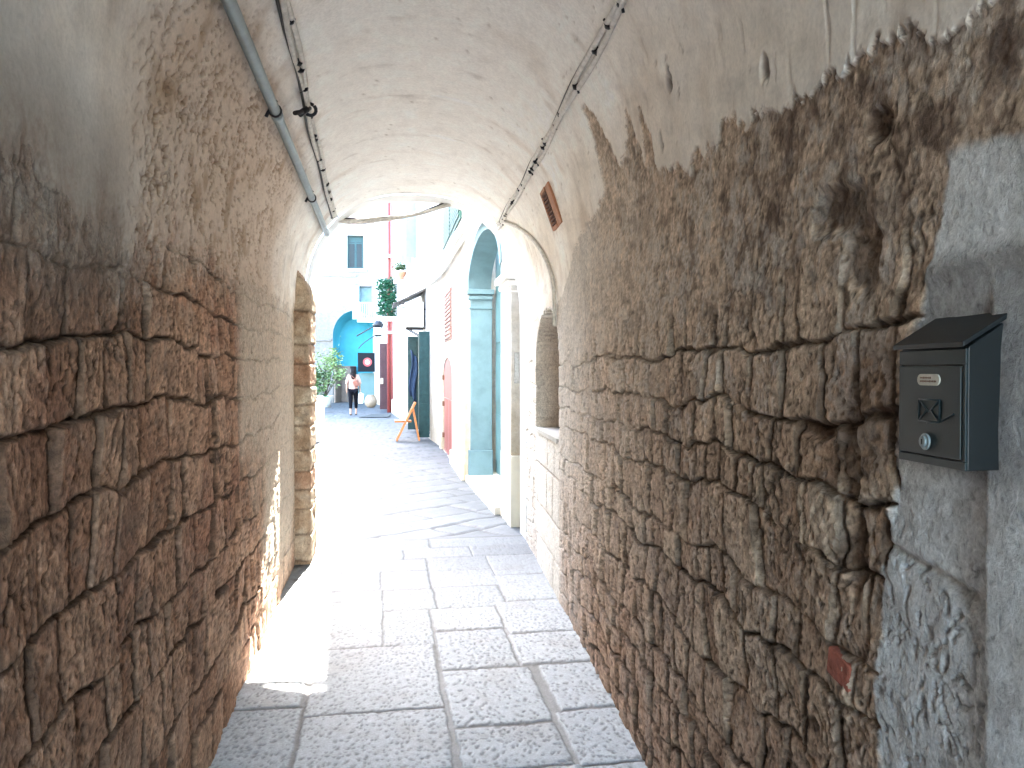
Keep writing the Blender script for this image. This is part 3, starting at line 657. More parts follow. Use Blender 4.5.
# --- house with the maroon door
t = thing('maroon_door_house', 'tall white house with dark maroon door behind the red drainpipe', 'house', (.3, 27, 0))
b = MB(); wall_mesh(b, frD, LD, -.05, HB-.4, [rect(2.2, 3.3, 5.4, 7.2)], reveal=.25); b.build('wall', M['lime'], t)
part('window', M['pblue'], t, lambda b: fbox(b, frD, 2.2, 3.3, 5.4, 7.2, -.2, -.15))
t2 = t
def mleaf(b):
    fr2 = lambda a, n, z: frD(LD - .15 + n, .02 + a, z)
    fbox(b, fr2, 0, .36, .05, 2.62, 0, .05); [fbox(b, fr2, .05, .31, z, z+.65, -.015, .065) for z in (.25, 1.05, 1.85)]
d = part('door', M['maroon'], t, mleaf, .004)
part('handle', M['steel'], d, lambda b: b.box(frD(LD-.18, .30, 1.15), (.10, .05, .22)))
part('doorway', M['dark'], t, lambda b: fbox(b, frD, LD-1.5, LD-.2, 0, 2.6, .005, .03))
part('plinth', M['stonec'], t, lambda b: fbox(b, frD, 0, LD-1.7, -.05, .5, .002, .05), .01)
t = thing('end_house', 'white end house on the right beside the teal archway', 'house', (-.3, 34, 0))
b = MB(); wall_mesh(b, frE, LE+2, -.05, 12, [], reveal=.2); b.build('wall', M['lime'], t)
part('doorway', M['maroon'], t, lambda b: (fbox(b, frE, .5, 1.5, 0, 2.6, .004, .05)))
part('shutter', M['gblue'], t, lambda b: (fbox(b, frE, .2, 1.3, 3.75, 5.3, .01, .05), louvres(b, frE, .25, 1.25, 3.8, 5.25, .05, 20)))

# --- far house closing the street, with the teal archway
YB = 38.0
t = thing('far_house', 'pale grey house closing the street, with small dark window and teal arched porch', 'house', (-1.6, YB, 0))
frF = lambda u, n, z: Vector((u, YB - n, z))
tc = (-2.62, -.50); ta = arch(tc[0], tc[1], 0, 3.25, 1.22, 24)
b = MB(); wall_mesh(b, frF, 0, 0, 0, [ta, rect(-1.92, -1.16, 6.5, 8.1), rect(-1.36, -.78, 4.05, 5.65), rect(-5.2,-4.2,3.4,5.2)], reveal=.35, thick=.5, outer=[(-8,-.05),(3,-.05),(3,13.2),(-8,13.2)]); b.build('wall', M['lime_far'], t)
def porch(b):
    n = len(ta); 
    f0 = [frF(u, -.001, z) for u, z in ta]; f1 = [frF(-1.5 + (u+1.5)*.8, -1.3, z*.93) for u, z in ta]
    pr = [i for i in range(1, n)]  # skip the floor edge
    for i in pr: j = (i+1) % n; b.add([f0[i], f0[j], f1[j], f1[i]], [(0,1,2,3)], True)
    b.add(f1, [tuple(range(n))])
part('arch_recess', M['teal'], t, porch)
part('dado', M['taupe'], t, lambda b: b.box((-2.05, YB+1.16, .9), (.95, .16, 1.8)), .02)
part('dado', M['taupe'], t, lambda b: (b.prism([(-2.60,YB+.0,0),(-2.36,YB+1.22,0),(-2.26,YB+1.22,0),(-2.50,YB+.0,0)], (0,0,1.84))), .02)
part('door', M['celadon'], t, lambda b: (b.box((-.97, YB+.32, .72), (.92, .06, 1.46)), b.box((-.97, YB+.28, .72), (.78, .03, 1.2))), .005)
w = part('window', M['dgreen'], t, lambda b: b.box((-1.54, YB+.26, 7.3), (.76, .05, 1.6)))
part('frame', M['dgreen'], w, lambda b: (b.box((-1.54, YB+.22, 7.3), (.05, .04, 1.6)), b.box((-1.54, YB+.222, 7.75), (.76, .04, .05)), b.box((-1.90, YB+.22, 7.3), (.05,.04,1.6)), b.box((-1.18, YB+.22, 7.3), (.05,.04,1.6))))
for x_ in (-1.71, -1.36): part('pane', M['glass'], w, lambda b: b.box((x_, YB+.23, 7.2), (.24, .02, 1.2)))
part('sill', M['slab'], t, lambda b: b.box((-1.54, YB-.06, 6.42), (1.05, .2, .12)), .01)
part('door', M['blue'], t, lambda b: b.box((-1.07, YB+.3, 4.85), (.58, .05, 1.6)), 0, 'pale blue balcony door')
part('shutter', M['pblue'], t, lambda b: (b.box((-1.53, YB-.03, 4.85), (.32, .04, 1.6)), [b.box((-1.53, YB-.06, 4.1+.075*k), (.26, .02, .045)) for k in range(20)]), 0, 'pale blue shutter')
part('shutter', M['gblue'], t, lambda b: (b.box((-.52, YB-.035, 9.6), (.52, .04, 1.5)), [b.box((-.52, YB-.065, 8.95+.075*k), (.44, .02, .045)) for k in range(18)]), 0, 'grey blue shutter')
part('balcony', M['white'], t, lambda b: (b.box((-.95, YB-.22, 3.96), (1.0, .42, .12)), [b.box((-1.42+.105*k, YB-.41, 4.4), (.02, .02, .8)) for k in range(10)], b.box((-.95, YB-.41, 4.82), (1.0, .04, .04))))
part('string_course', M['lime_far'], t, lambda b: b.box((-4.4, YB-.04, 3.05), (3.4, .08, .10)))
part('string_course', M['lime_far'], t, lambda b: b.box((-3.3, YB-.03, 6.15), (3.6, .06, .10)))
# left-hand row beyond the passage
t = thing('left_house', 'sunlit white house left of the street beyond the stone pillar', 'house', (-3.0, 12, 0))
frL, LL, _, _ = frame((-2.9, 22.5), (-2.6, 6.9)); b = MB(); wall_mesh(b, frL, LL, -.05, 6.5, [rect(4,5,1,2.2), rect(9,10,0,2.2)], reveal=.2); b.build('wall', M['lime'], t)
part('window', M['glass'], t, lambda b: fbox(b, frL, 4, 5, 1, 2.2, -.18, -.12)); part('door', M['dgreen'], t, lambda b: fbox(b, frL, 9, 10, 0, 2.2, -.18, -.12))

# ------------------------------------------------------------------ drainpipe, cables and conduits
def polyline(pts, n=10):
    pts = [Vector(p) for p in pts]; out = []
    for i in range(len(pts)-1):
        p0, p1, p2, p3 = pts[max(i-1,0)], pts[i], pts[i+1], pts[min(i+2, len(pts)-1)]
        for k in range(n):
            t_ = k/n; out.append(.5*((2*p1)+(p2-p0)*t_+(2*p0-5*p1+4*p2-p3)*t_*t_+(3*p1-p0-3*p2+p3)*t_**3))
    return out + [pts[-1]]
tP = arc_at(-.815)
t = thing('metal_pipe', 'thick grey metal conduit running along the left of the vault', 'pipe', (-.53, 4, 2.68))
ypipe = np.linspace(-3.1, 6.70, 24)
part('pipe', M['alu'], t, lambda b: b.tube([vault_pt(y, tP, .035) for y in ypipe], .0235, 16))
for y in (3.62, 1.2): part('coupling', M['alu'], t, lambda b: b.tube([vault_pt(y, tP, .035), vault_pt(y+.07, tP, .035)], .0275, 16))
for y in (1.9, 3.60, 5.35):
    def clip(b):
        b.tube([vault_pt(y-.006, tP, .035), vault_pt(y+.006, tP, .035)], .031, 14)
        b.tube([vault_pt(y, tP-.046, .014), vault_pt(y, tP, .012), vault_pt(y, tP+.046, .014)], .008, 8)
    part('clip', M['dark'], t, clip)

def cable_run(name, label, f_t, y0, y1, extra=None, seed=1):
    rs = random.Random(seed)
    t = thing(name, label, 'cable', tuple(vault_pt(y0, f_t(y0), .03)))
    ysn = np.linspace(y0, y1, 60)
    offs = [(-.013, .018), (.011, .016), (-.024, .012)]
    for k, (o, up) in enumerate(offs):
        ph = rs.uniform(0, 6)
        pts = [vault_pt(y, f_t(y) + o + .006*math.sin(y*5+ph), up + .006*math.sin(y*4.1+ph*2)) for y in ysn]
        if extra: ex = polyline([pts[-1]] + [Vector(p) + Vector((0, .014*(k-1), .013*(k-1)+.008*math.sin(7*p[0]+2*k))) for p in extra], 6)
        if extra: part('cable', M['cable'] if k < 2 else M['cabled'], t, lambda b: b.tube(ex, .016 if k < 2 else .010, 8))
        part('cable', M['cable'] if k < 2 else M['cabled'], t, lambda b: b.tube(pts, .0125 if k < 2 else .007, 8))
    y = max(y0, .9)
    while y < y1:
        sg = rs.choice((-1, 1)); rr_ = rs.uniform(.011, .019); o_ = rs.uniform(-.006, .006)
        def cl(b):
            b.tube([vault_pt(y-.007, f_t(y)+o_, .020), vault_pt(y+.007, f_t(y)-o_, .020)], rr_, 8)
            b.tube([vault_pt(y, f_t(y), .016), vault_pt(y+.01, f_t(y) + sg*rs.uniform(.016, .034), .022)], .005, 6)
        part('clip', M['dark'], t, cl); y += rs.choice((.07, .16, .22, .30, .38))
    return t
fL = lambda y: arc_at(np.interp(y, [0, 2.97, 4.3, 6.2, 7], [-.61, -.639, -.683, -.718, -.72]))
fR = lambda y: arc_at(np.interp(y, [0, 2.47, 3.7, 4.8, 6.65], [.80, .787, .778, .771, .744]))
tl = cable_run('cable_bundle', 'cable bundle with dark clips along the left of the vault, sagging across the passage mouth', fL, -3.0, 6.55,
    [(-.455,6.80,2.84),(-.40,6.97,2.84),(-.22,6.99,2.85),(-.05,6.99,2.87),(.12,6.99,2.89),(.32,6.99,2.94),(.56,6.98,3.03)], 3)
def hook(b):
    y = 4.0; c = vault_pt(y, fL(y), .03); b.tube([c, vault_pt(y-.1, fL(y)-.055, .05), vault_pt(y-.22, fL(y)-.115, .06)], .011, 8)
    b.tube([vault_pt(y-.10, fL(y)-.03, .055), vault_pt(y-.12, fL(y)-.085, .05)], .016, 8)
    b.tube([vault_pt(y+.02, fL(y)+.03*math.cos(a), .03+.03*math.sin(a)) for a in np.linspace(0, 6.1, 14)], .009, 6)
part('bracket', M['dark'], tl, hook)
cable_run('cable_bundle', 'cable bundle with dark clips along the right of the vault', fR, -3.0, 6.72, None, 8)
# conduit arching down the wall beside the niche
def wp(y, z, off=.02):
    if z <= HS: return Vector((XR(y)-off, y, z))
    t_ = np.interp(z-HS, _b[::-1][:1500], ARC - (_l[-1]-_l[::-1][:1500])*0 - (ARC-_l[::-1][:1500])*1) if False else None
    ks = np.arange(1501, 3001); tt = np.interp(HS+_b[ks][::-1]*0 + z-HS, _b[ks][::-1], _l[ks][::-1]) if False else float(np.interp(z-HS, _b[ks][::-1], _l[ks][::-1]))
    return vault_pt(y, tt, off)
c = MB(); c.tube(polyline([wp(6.62,2.80), wp(6.35,2.76), wp(5.9,2.62), wp(5.5,2.44), wp(5.2,2.25), wp(5.03,2.08), wp(4.99,1.93), wp(4.98,1.80)], 6), .014, 8)
tag(c.build('conduit', M['cable'], loc=(1.15,5.6,2.4)), 'thin brownish conduit curving down the wall above the niche', 'conduit')

# facade cables beyond the passage
def street_cable(name, label, pts, r, n=3, m='cable'):
    t = thing(name, label, 'cable', pts[0])
    for k in range(n):
        part('cable', M[m], t, lambda b: b.tube(polyline([Vector(p) + Vector((-.02-.01*k, 0, -.035*k + .02*math.sin(i*2.1+k))) for i, p in enumerate(pts)], 5), r, 6))
street_cable('cable_bundle', 'loose cables sagging along the white house fronts on the right', [(1.15,6.95,2.95),(1.14,8.3,3.30),(1.09,9.9,3.38),(1.03,11.5,3.36),(1.03,13.4,3.40),(1.02,15.1,3.44),(.93,16.9,3.5),(.75,20,3.68),(.58,22.6,3.8)], .017, 4)
street_cable('cable_bundle', 'upper pair of cables along the white house fronts on the right', [(1.08,10.7,3.62),(1.02,12.5,3.62),(1.0,15.1,3.62),(.78,19,3.95),(.56,22.6,4.25),(.3,26.5,4.6),(.02,30.4,4.8)], .012, 2, 'cable')

# ------------------------------------------------------------------ mailbox
ang = -.063
def mbx(y, n, z):  # y along the wall, n out of the wall
    return Vector((.862 + .063*(y-1.03) - n, y, z))
t = thing('mailbox', 'dark grey metal mailbox with sloping lid on the whitewashed wall', 'mailbox', tuple(mbx(1.03, 0, 1.36)))
y0, y1, z0, z1 = .953, 1.107, 1.362, 1.535
N0, N1 = -.02, .062
part('body', M['boxd'], t, lambda b: b.prism([mbx(y0,N0,z0), mbx(y0,N1,z0), mbx(y0,N1,z1), mbx(y0,N0,z1+.050)], mbx(y1,0,0)-mbx(y0,0,0)), .0018)
part('lid', M['boxd'], t, lambda b: b.prism([mbx(y0-.005,N0,z1+.054), mbx(y0-.005,N1+.012,z1-.0005), mbx(y0-.005,N1+.012,z1+.007), mbx(y0-.005,N0,z1+.062)], mbx(y1+.005,0,0)-mbx(y0-.005,0,0)), .0012)
F = N1
part('front_frame', M['box'], t, lambda b: (b.prism([mbx(y0,F,z0), mbx(y1,F,z0), mbx(y1,F,z0+.012), mbx(y0,F,z0+.012)], mbx(0,.004,0)-mbx(0,0,0)),
     b.prism([mbx(y0,F,z1-.024), mbx(y1,F,z1-.024), mbx(y1,F,z1-.002), mbx(y0,F,z1-.002)], mbx(0,.004,0)-mbx(0,0,0)),
     b.prism([mbx(y0,F,z0+.0125), mbx(y0+.007,F,z0+.0125), mbx(y0+.007,F,z1-.0245), mbx(y0,F,z1-.0245)], mbx(0,.004,0)-mbx(0,0,0)),
     b.prism([mbx(y1-.006,F,z0+.0125), mbx(y1,F,z0+.0125), mbx(y1,F,z1-.0245), mbx(y1-.006,F,z1-.0245)], mbx(0,.004,0)-mbx(0,0,0))), .0008)
dr = part('door', M['box'], t, lambda b: b.prism([mbx(y0+.0085,F,z0+.0145), mbx(y1-.0075,F,z0+.0145), mbx(y1-.0075,F,z1-.0265), mbx(y0+.0085,F,z1-.0265)], mbx(0,.0055,0)-mbx(0,0,0)), .001)
FD = F+.0055
def plate(b):
    c, zc, w, h = 1.030, 1.4885, .026, .0085
    lp = [(c+sx*(w-h)+h*math.cos(a)*1.0, zc+h*math.sin(a)) for sx, a0 in ((1,-math.pi/2),(-1,math.pi/2)) for a in (a0+math.pi*k/8 for k in range(9))]
    b.prism([mbx(u,FD,z) for u, z in lp], mbx(0,.002,0)-mbx(0,0,0))
pl = part('name_plate', M['plate'], dr, plate)
def letters(b):
    rr = random.Random(4)
    for zc, n in ((1.4915, 9), (1.4862, 12)):
        u = 1.030+.019
        for k in range(n):
            w = rr.uniform(.0012, .0026); h = rr.uniform(.0022, .0032)
            b.prism([mbx(u,FD+.002,zc-h/2), mbx(u-w,FD+.002,zc-h/2), mbx(u-w,FD+.002,zc+h/2), mbx(u,FD+.002,zc+h/2)], mbx(0,.0003,0)-mbx(0,0,0)); u -= w + .0011
part('lettering', M['rust'], dr, letters)
def envelope(b):
    a0, a1, e0, e1 = 1.006, 1.054, 1.4265, 1.459
    P = lambda u, z: mbx(u, FD+.0006, z)
    for p, q in (((a0,e0),(a1,e0)),((a1,e0),(a1,e1)),((a1,e1),(a0,e1)),((a0,e1),(a0,e0)),((a0,e1),(1.03,1.440)),((a1,e1),(1.03,1.440)),((a0,e0),(1.025,1.443)),((a1,e0),(1.035,1.443))):
        b.tube([P(*p), P(*q)], .0012, 6)
part('envelope_emblem', M['box'], dr, envelope)
def lockb(b):
    c, zc = 1.036, 1.396; nv = (mbx(0,1,0)-mbx(0,0,0)).normalized()
    ring = lambda r, n: [mbx(c + r*.9*math.cos(a), n, zc + r*math.sin(a)) for a in np.linspace(0, 2*math.pi, 24, endpoint=False)]
    b.prism(ring(.0125, FD), nv*.0035); b.prism(ring(.0085, FD+.0035), nv*.004)
part('lock', M['alu'], dr, lockb, .0008)
part('keyhole', M['black'], dr, lambda b: (b.box(mbx(1.036, FD+.0077, 1.396), (.0006, .0018, .008))))
def dent(b):
    pts = [mbx(1.035, FD+.0003, 1.424), mbx(1.012, FD+.0004, 1.4265), mbx(.992, FD+.0006, 1.433), mbx(.974, FD+.0004, 1.441)]
    b.tube(polyline(pts, 6), .0011, 6)
part('dent', M['box'], dr, dent)

# vent in the plaster on the right
t = thing('vent', 'small slanted terracotta vent grille in the right of the vault', 'vent', (1.0, 4.6, 2.5))
Yv = Vector((.063, 1, 0)).normalized()
pa, pb = wp(4.6, 2.62, .0), wp(4.6, 2.40, .0); Uv = (pa-pb).normalized(); Nv = Yv.cross(Uv).normalized()
if Nv.x > 0: Nv = -Nv
cv = (pa+pb)/2 + Nv*.012
VP = lambda a, n, c_: cv + Yv*a + Nv*n + Uv*c_
Mv = Matrix((Yv, Nv, Uv)).transposed()
part('frame', M['terracotta'], t, lambda b: (b.box(VP(-.085,-.002,0), (.12,.022,.25), Mv), b.box(VP(.135,.0,0), (.03,.03,.25), Mv), b.box(VP(.048,.0,.115), (.143,.03,.022), Mv), b.box(VP(.048,.0,-.115), (.143,.03,.022), Mv)), .003)
part('slat', M['rust'], t, lambda b: [b.box(VP(.048,.002,-.092+.023*k), (.143,.022,.008), Mv) for k in range(9)])
part('backing', M['black'], t, lambda b: b.box(VP(.048,-.010,0), (.143,.01,.21), Mv))
# single brick set in the right wall
br = MB(); br.box((XR(1.385)+.020, 1.383, .915), (.06, .085, .058), Matrix.Rotation(-.063, 3, 'Z') @ Matrix.Rotation(R(8), 3, 'X'))
tag(br.build('brick', mat('red_brick', (.30,.085,.05), .95, .35, 40, bstr=.8, bdist=.006, bscale=90), loc=(.88,1.38,.92), bev=.006), 'single red brick patched into the lower right wall', 'brick')

# ------------------------------------------------------------------ street furniture
t = thing('drainpipe', 'tall red drainpipe on the right-hand house front', 'pipe', (.06, 28.9, 0))
for k, (px_, r_) in enumerate(((.04, .075), (.165, .055))):
    part('pipe', M['pipe'], t, lambda b: b.tube([(px_, 28.9-.25*k, 0), (px_, 28.9-.25*k, 11)], r_, 14))
for z in (2.95, 5.75, 8.6): part('bracket', M['white'], t, lambda b: b.box((.10, 28.78, z), (.34, .42, .09)), .01)

def chair():
    t = thing('folding_chair', 'orange wooden folding chair standing open beside the green doors', 'chair', (.42, 17.0, 0))
    Yc = 17.0
    for s in (-1, 1):
        y = Yc + s*.17
        part('leg', M['orange'], t, lambda b: b.bar((.59, y, .84), (.18, y, .005), .036, .078, (0,1,0)))
        part('leg', M['orange'], t, lambda b: b.bar((.535, y*1 - s*.032, .72), (.67, y - s*.032, .005), .036, .075, (0,1,0)))
    part('seat', M['orange'], t, lambda b: ([b.box((.17+.075*k, Yc, .435), (.062, .30, .018)) for k in range(5)], b.box((.32, Yc-.12, .418), (.36, .03, .03)), b.box((.32, Yc+.12, .418), (.36, .03, .03))), .003)
    for k in range(2): part('back_slat', M['orange'], t, lambda b: b.box((.585-.03*k, Yc, .80-.06*k), (.02, .33, .045), Matrix.Rotation(R(27), 3, 'Y')), .003)
    for x_, w_ in ((.265, .17), (.635, .14)): part('rung', M['orange'], t, lambda b: b.tube([(x_,Yc-w_,.18),(x_,Yc+w_,.18)], .012, 8))
chair()

# cloth hanging on the green door
cl = MB()
gx, gy = .50, 22.3
for k in range(6): pass
pts = []
for i in range(9):
    for j in range(7):
        u, v = i/8, j/6; pts.append((.56 + .16*u + .03*math.sin(v*6), 19.55 - .05*math.sin(u*9+v*3) , 2.05 - 1.15*v - .18*u + .03*math.sin(u*7)))
cl.add(pts, [(i*7+j, i*7+j+1, (i+1)*7+j+1, (i+1)*7+j) for i in range(8) for j in range(6)], True)
o = cl.build('cloth', M['bluec'], loc=(.6,21.3,1.6)); tag(o, 'blue cloth hanging at the green doorway', 'cloth')
o.modifiers.new('thick', 'SOLIDIFY').thickness = .015

# air conditioner, its canopy
t = thing('air_conditioner', 'white air conditioning unit mounted above the green doors', 'air conditioner', (.7, 18.4, 2.55))
part('body', M['white'], t, lambda b: b.box((.62, 18.5, 2.84), (.42, .8, .58)), .02)
part('grille', M['dark'], t, lambda b: ([b.tube([(.405, 18.42+r*math.cos(a), 2.84+r*math.sin(a)) for a in np.linspace(0, 6.2832, 20)], .008, 6) for r in (.08, .15, .22)]))
for y in (18.25, 18.75): part('bracket', M['dark'], t, lambda b: (b.bar((.93,y,2.53),(.42,y,2.53),.03,.03), b.bar((.93,y,2.25),(.47,y,2.52),.025,.025)))
t = thing('canopy', 'small dark slanted canopy over the air conditioning unit', 'canopy', (.6, 18.6, 3.3))
part('sheet', M['awning'], t, lambda b: b.prism([(.98,18.1,3.46),(.12,18.1,3.06),(.12,18.1,3.10),(.98,18.1,3.50)], (-.02,1.2,0)))
for y in (18.2, 19.2): part('bracket', M['dark'], t, lambda b: (b.bar((.88,y,3.45),(.88,y,2.95),.03,.03), b.bar((.88,y,2.97),(.25,y,3.12),.025,.025)))

# leaves
def leaf_cloud(mb, pts, size, rr):
    for p in pts:
        p = Vector(p); a = rr.uniform(0, 6.28); d = Vector((math.cos(a), math.sin(a), rr.uniform(-.5, .8))).normalized()
        s = d.cross(Vector((rr.uniform(-1,1), rr.uniform(-1,1), 1))).normalized(); L = size*rr.uniform(.6, 1.3)
        mb.add([p, p+d*L*.5+s*L*.22, p+d*L, p+d*L*.5-s*L*.22], [(0,1,2,3)])
rr = random.Random(11)
t = thing('ivy', 'dense dark green ivy growing on a white ledge beside the red drainpipe', 'plant', (.1, 27.0, 3.4))
part('ledge', M['white'], t, lambda b: b.box((.02, 27.0, 3.34), (.72, .4, .14)), .02)
b = MB(); leaf_cloud(b, [(-.02+rr.uniform(-.32,.32), 27.0+rr.uniform(-.18,.18), rr.uniform(3.42, 4.72)) for _ in range(2600)], .12, rr); b.build('foliage', M['ivy'], t)
for x in (-.1,.05,.2): part('stem', M['soil'], t, lambda b: b.tube(polyline([(x,27,4.6),(x+.04,26.95,4.2),(x-.02,26.95,3.5)],4), .01, 5))
t = thing('potted_plant', 'small potted plant on a high ledge beside the pale blue shutters', 'plant', (.42, 23.5, 4.26))
part('ledge', M['white'], t, lambda b: b.box((.42, 23.5, 4.22), (.5, .4, .08)), .01)
part('pot', M['terracotta'], t, lambda b: b.lathe((.42, 23.5, 4.26), [(.08,0),(.12,.2),(.14,.22),(.14,.26),(.11,.26)]))
b = MB(); leaf_cloud(b, [(.38+rr.gauss(0,.10), 23.5+rr.gauss(0,.08), 4.58+abs(rr.gauss(0,.12))) for _ in range(420)], .09, rr); b.build('foliage', M['leaf'], t)
def bush(loc, h, w, seed, label, m):
    r2 = random.Random(seed); x, y, z = loc
    t = thing('potted_bush', label, 'plant', loc)
    part('pot', M['slab'], t, lambda b: b.lathe((x,y,0), [(.20,0),(.25,.2),(.33,.45),(.35,.5),(.30,.5),(.29,.44)]), 0)
    part('soil', M['soil'], t, lambda b: b.lathe((x,y,.42), [(.02,0),(.29,0),(.29,.02),(.02,.02)]))
    tips = [(x+r2.gauss(0,w*.38), y+r2.gauss(0,w*.38), .55+h*r2.uniform(.25,1)) for _ in range(16)]
    for p in tips: part('stem', M['soil'], t, lambda b: b.tube(polyline([(x,y,.42),((x+p[0])/2+.04,(y+p[1])/2,.42+(p[2]-.42)*.6),p],4), [.016]*8+[.006], 6))
    b = MB(); leaf_cloud(b, [(p[0]+r2.gauss(0,w*.16), p[1]+r2.gauss(0,w*.16), p[2]+r2.gauss(0,h*.13)) for p in tips for _ in range(52)], .19, r2); b.build('foliage', m, t)
bush((-2.62, 33.5, 0), 1.75, .75, 5, 'tall light green bush in a pale pot left of the teal archway', M['leafl'])
bush((-2.72, 29.5, 0), .95, .6, 6, 'lower darker potted bush in front of the tall light one', M['leaf'])
t = thing('planter', 'white rectangular masonry planter at the left street edge', 'planter', (-1.62, 17, 0))
part('box', M['white'], t, lambda b: (b.box((-1.62, 17.2, .44), (.46, .60, .88))), .02)
part('rim', M['white'], t, lambda b: (b.box((-1.62, 17.2, .90), (.50, .64, .04))), .01)
b = MB(); b.lathe((-.72, 33.0, 0), [(.12,0),(.24,.12),(.27,.28),(.22,.42),(.15,.5),(.17,.53),(.13,.53)]); tag(b.build('clay_pot', mat('beige_clay', (.26,.19,.13), .85, .25, 12), loc=(-.72,33,0)), 'round beige clay pot on the ground by the maroon door', 'pot')
b = MB(); b.prism([(-.95,25.6,.012),(.02,25.6,.012),(.10,27.4,.012),(-.55,27.4,.012)], (0,0,.012)); tag(b.build('doormat', M['rug'], loc=(-.4,26.5,0)), 'dark flat mat on the paving near the red drainpipe', 'mat')

# sign with red ring emblem
t = thing('sign', 'square black sign with round red emblem inside the teal archway', 'sign', (-1.0, 37.9, 1.5))
part('board', M['black'], t, lambda b: b.box((-1.0, 37.94, 1.97), (.88, .06, .92)), .005)
def disc(b, r0, r1, y, c=(-.98, 1.98)):
    n = 32; P = [(c[0]+r*math.cos(2*math.pi*k/n), y, c[1]+r*math.sin(2*math.pi*k/n)) for r in (r0, r1) for k in range(n)]
    b.add(P, [(k, (k+1)%n, n+(k+1)%n, n+k) for k in range(n)])
part('emblem', M['ringw'], t, lambda b: disc(b, .005, .19, 37.905))
part('emblem_ring', M['ringr'], t, lambda b: disc(b, .12, .21, 37.90))
part('emblem_stroke', M['ringr'], t, lambda b: b.bar((-1.05,37.898,1.93),(-.90,37.898,2.05),.004,.04,(0,0,1)))
# lantern with curved arms
t = thing('wall_lamp', 'black iron wall lantern with curved arms beside the teal archway', 'lamp', (-.2, 31.0, 3.2))
part('lantern', M['dark'], t, lambda b: b.lathe((-.38, 31.0, 2.90), [(.10,0),(.16,.05),(.19,.42),(.25,.46),(.12,.62),(.03,.66),(.02,.72)], 6), 0)
part('lamp_glass', M['white'], t, lambda b: b.lathe((-.38, 30.99, 2.97), [(.165,0),(.19,.28)], 6))
part('bracket', M['dark'], t, lambda b: b.tube(polyline([(.08,31.0,3.45),(-.25,31,3.55),(-.38,31,3.60)],5), .022, 8))
part('arm', M['dark'], t, lambda b: b.tube(polyline([(-.45,31,3.36),(-.75,31,3.20),(-1.0,31,3.05),(-1.22,31,2.92)],5), .024, 8))
part('arm', M['dark'], t, lambda b: b.tube(polyline([(-.5,31,2.95),(-.85,31,2.72),(-1.05,31,2.55),(-1.15,31,2.42)],5), .018, 8))
# pink laundry strip on the far house
b = MB(); b.box((-1.62, 37.93, 9.2), (.30, .03, 1.7)); tag(b.build('banner', M['pink'], loc=(-1.62,37.93,8.4)), 'narrow faded pink banner hanging above the dark window', 'banner')

# ------------------------------------------------------------------ the walking woman
def skin_body(name, m, joints, edges, parent, root, sub=2):
    me = bpy.data.meshes.new(name); o = bpy.data.objects.new(name, me); COL.objects.link(o); o.parent = parent
    keys = list(joints); me.from_pydata([joints[k][0] for k in keys], [(keys.index(a), keys.index(b)) for a, b in edges], [])
    sk = o.modifiers.new('skin', 'SKIN'); sk.use_smooth_shade = True
    lay = me.skin_vertices[0].data
    for i, k in enumerate(keys):
        r = joints[k][1]; lay[i].radius = r if hasattr(r, '__len__') else (r, r); lay[i].use_root = (k == root)
    s = o.modifiers.new('sub', 'SUBSURF'); s.levels = sub; s.render_levels = sub
    me.materials.append(m); return o
W = thing('person', 'woman with dark hair walking away in peach blouse and black cropped trousers', 'person', (-1.19, 27.2, 0))
J = {'pel': ((0,0,.93),(.15,.10)), 'waist': ((0,0,1.07),(.115,.085)), 'chest': ((0,.01,1.25),(.14,.09)), 'neckb': ((0,.01,1.39),(.06,.05)), 'neck': ((0,.02,1.44),.042),
 'head': ((0,.035,1.53),(.068,.078)), 'top': ((0,.03,1.60),(.058,.065)), 'nose': ((0,.115,1.52),.012)}
for s, sx in (('l', -1), ('r', 1)):
    fw = .12 if s == 'r' else -.10
    J.update({s+'sh': ((sx*.155,.0,1.345),.05), s+'el': ((sx*.215,-.02-.02*sx,1.10),.037), s+'wr': ((sx*.225,.05+.02*sx,.89),.024), s+'palm': ((sx*.225,.075,.83),(.016,.034)),
      s+'f1': ((sx*.222,.105,.765),.009), s+'f2': ((sx*.222,.09,.755),.009), s+'f3': ((sx*.222,.072,.758),.009), s+'f4': ((sx*.222,.055,.775),.008), s+'th': ((sx*.205,.11,.81),.010),
      s+'hip': ((sx*.085,0,.86),.085), s+'kn': ((sx*.09,fw*.75+.03,.48),.052), s+'an': ((sx*.085,fw,.10),.030), s+'heel': ((sx*.085,fw-.03,.045),.032), s+'toe': ((sx*.09,fw+.15,.03),(.036,.022))})
ED = [('pel','waist'),('waist','chest'),('chest','neckb'),('neckb','neck'),('neck','head'),('head','top'),('head','nose')]
for s in 'lr':
    ED += [('chest',s+'sh'),(s+'sh',s+'el'),(s+'el',s+'wr'),(s+'wr',s+'palm'),(s+'palm',s+'f1'),(s+'palm',s+'f2'),(s+'palm',s+'f3'),(s+'palm',s+'f4'),(s+'palm',s+'th'),('pel',s+'hip'),(s+'hip',s+'kn'),(s+'kn',s+'an'),(s+'an',s+'heel'),(s+'heel',s+'toe')]
skin_body('body', M['skin'], J, ED, W, 'pel')
def grow(keys, add): return {k: (J[k][0], tuple(x+add for x in (J[k][1] if hasattr(J[k][1], '__len__') else (J[k][1],)*2))) for k in keys}
B = grow(['pel','waist','chest','neckb','lsh','rsh','lel','rel'], .03); B['pel'] = ((0,0,.90),(.20,.145)); B['waist'] = ((0,0,1.06),(.165,.125)); B['chest'] = (J['chest'][0],(.175,.125))
B['lel'] = ((-.235,-.02,1.06),.06); B['rel'] = ((.235,-.03,1.06),.06)
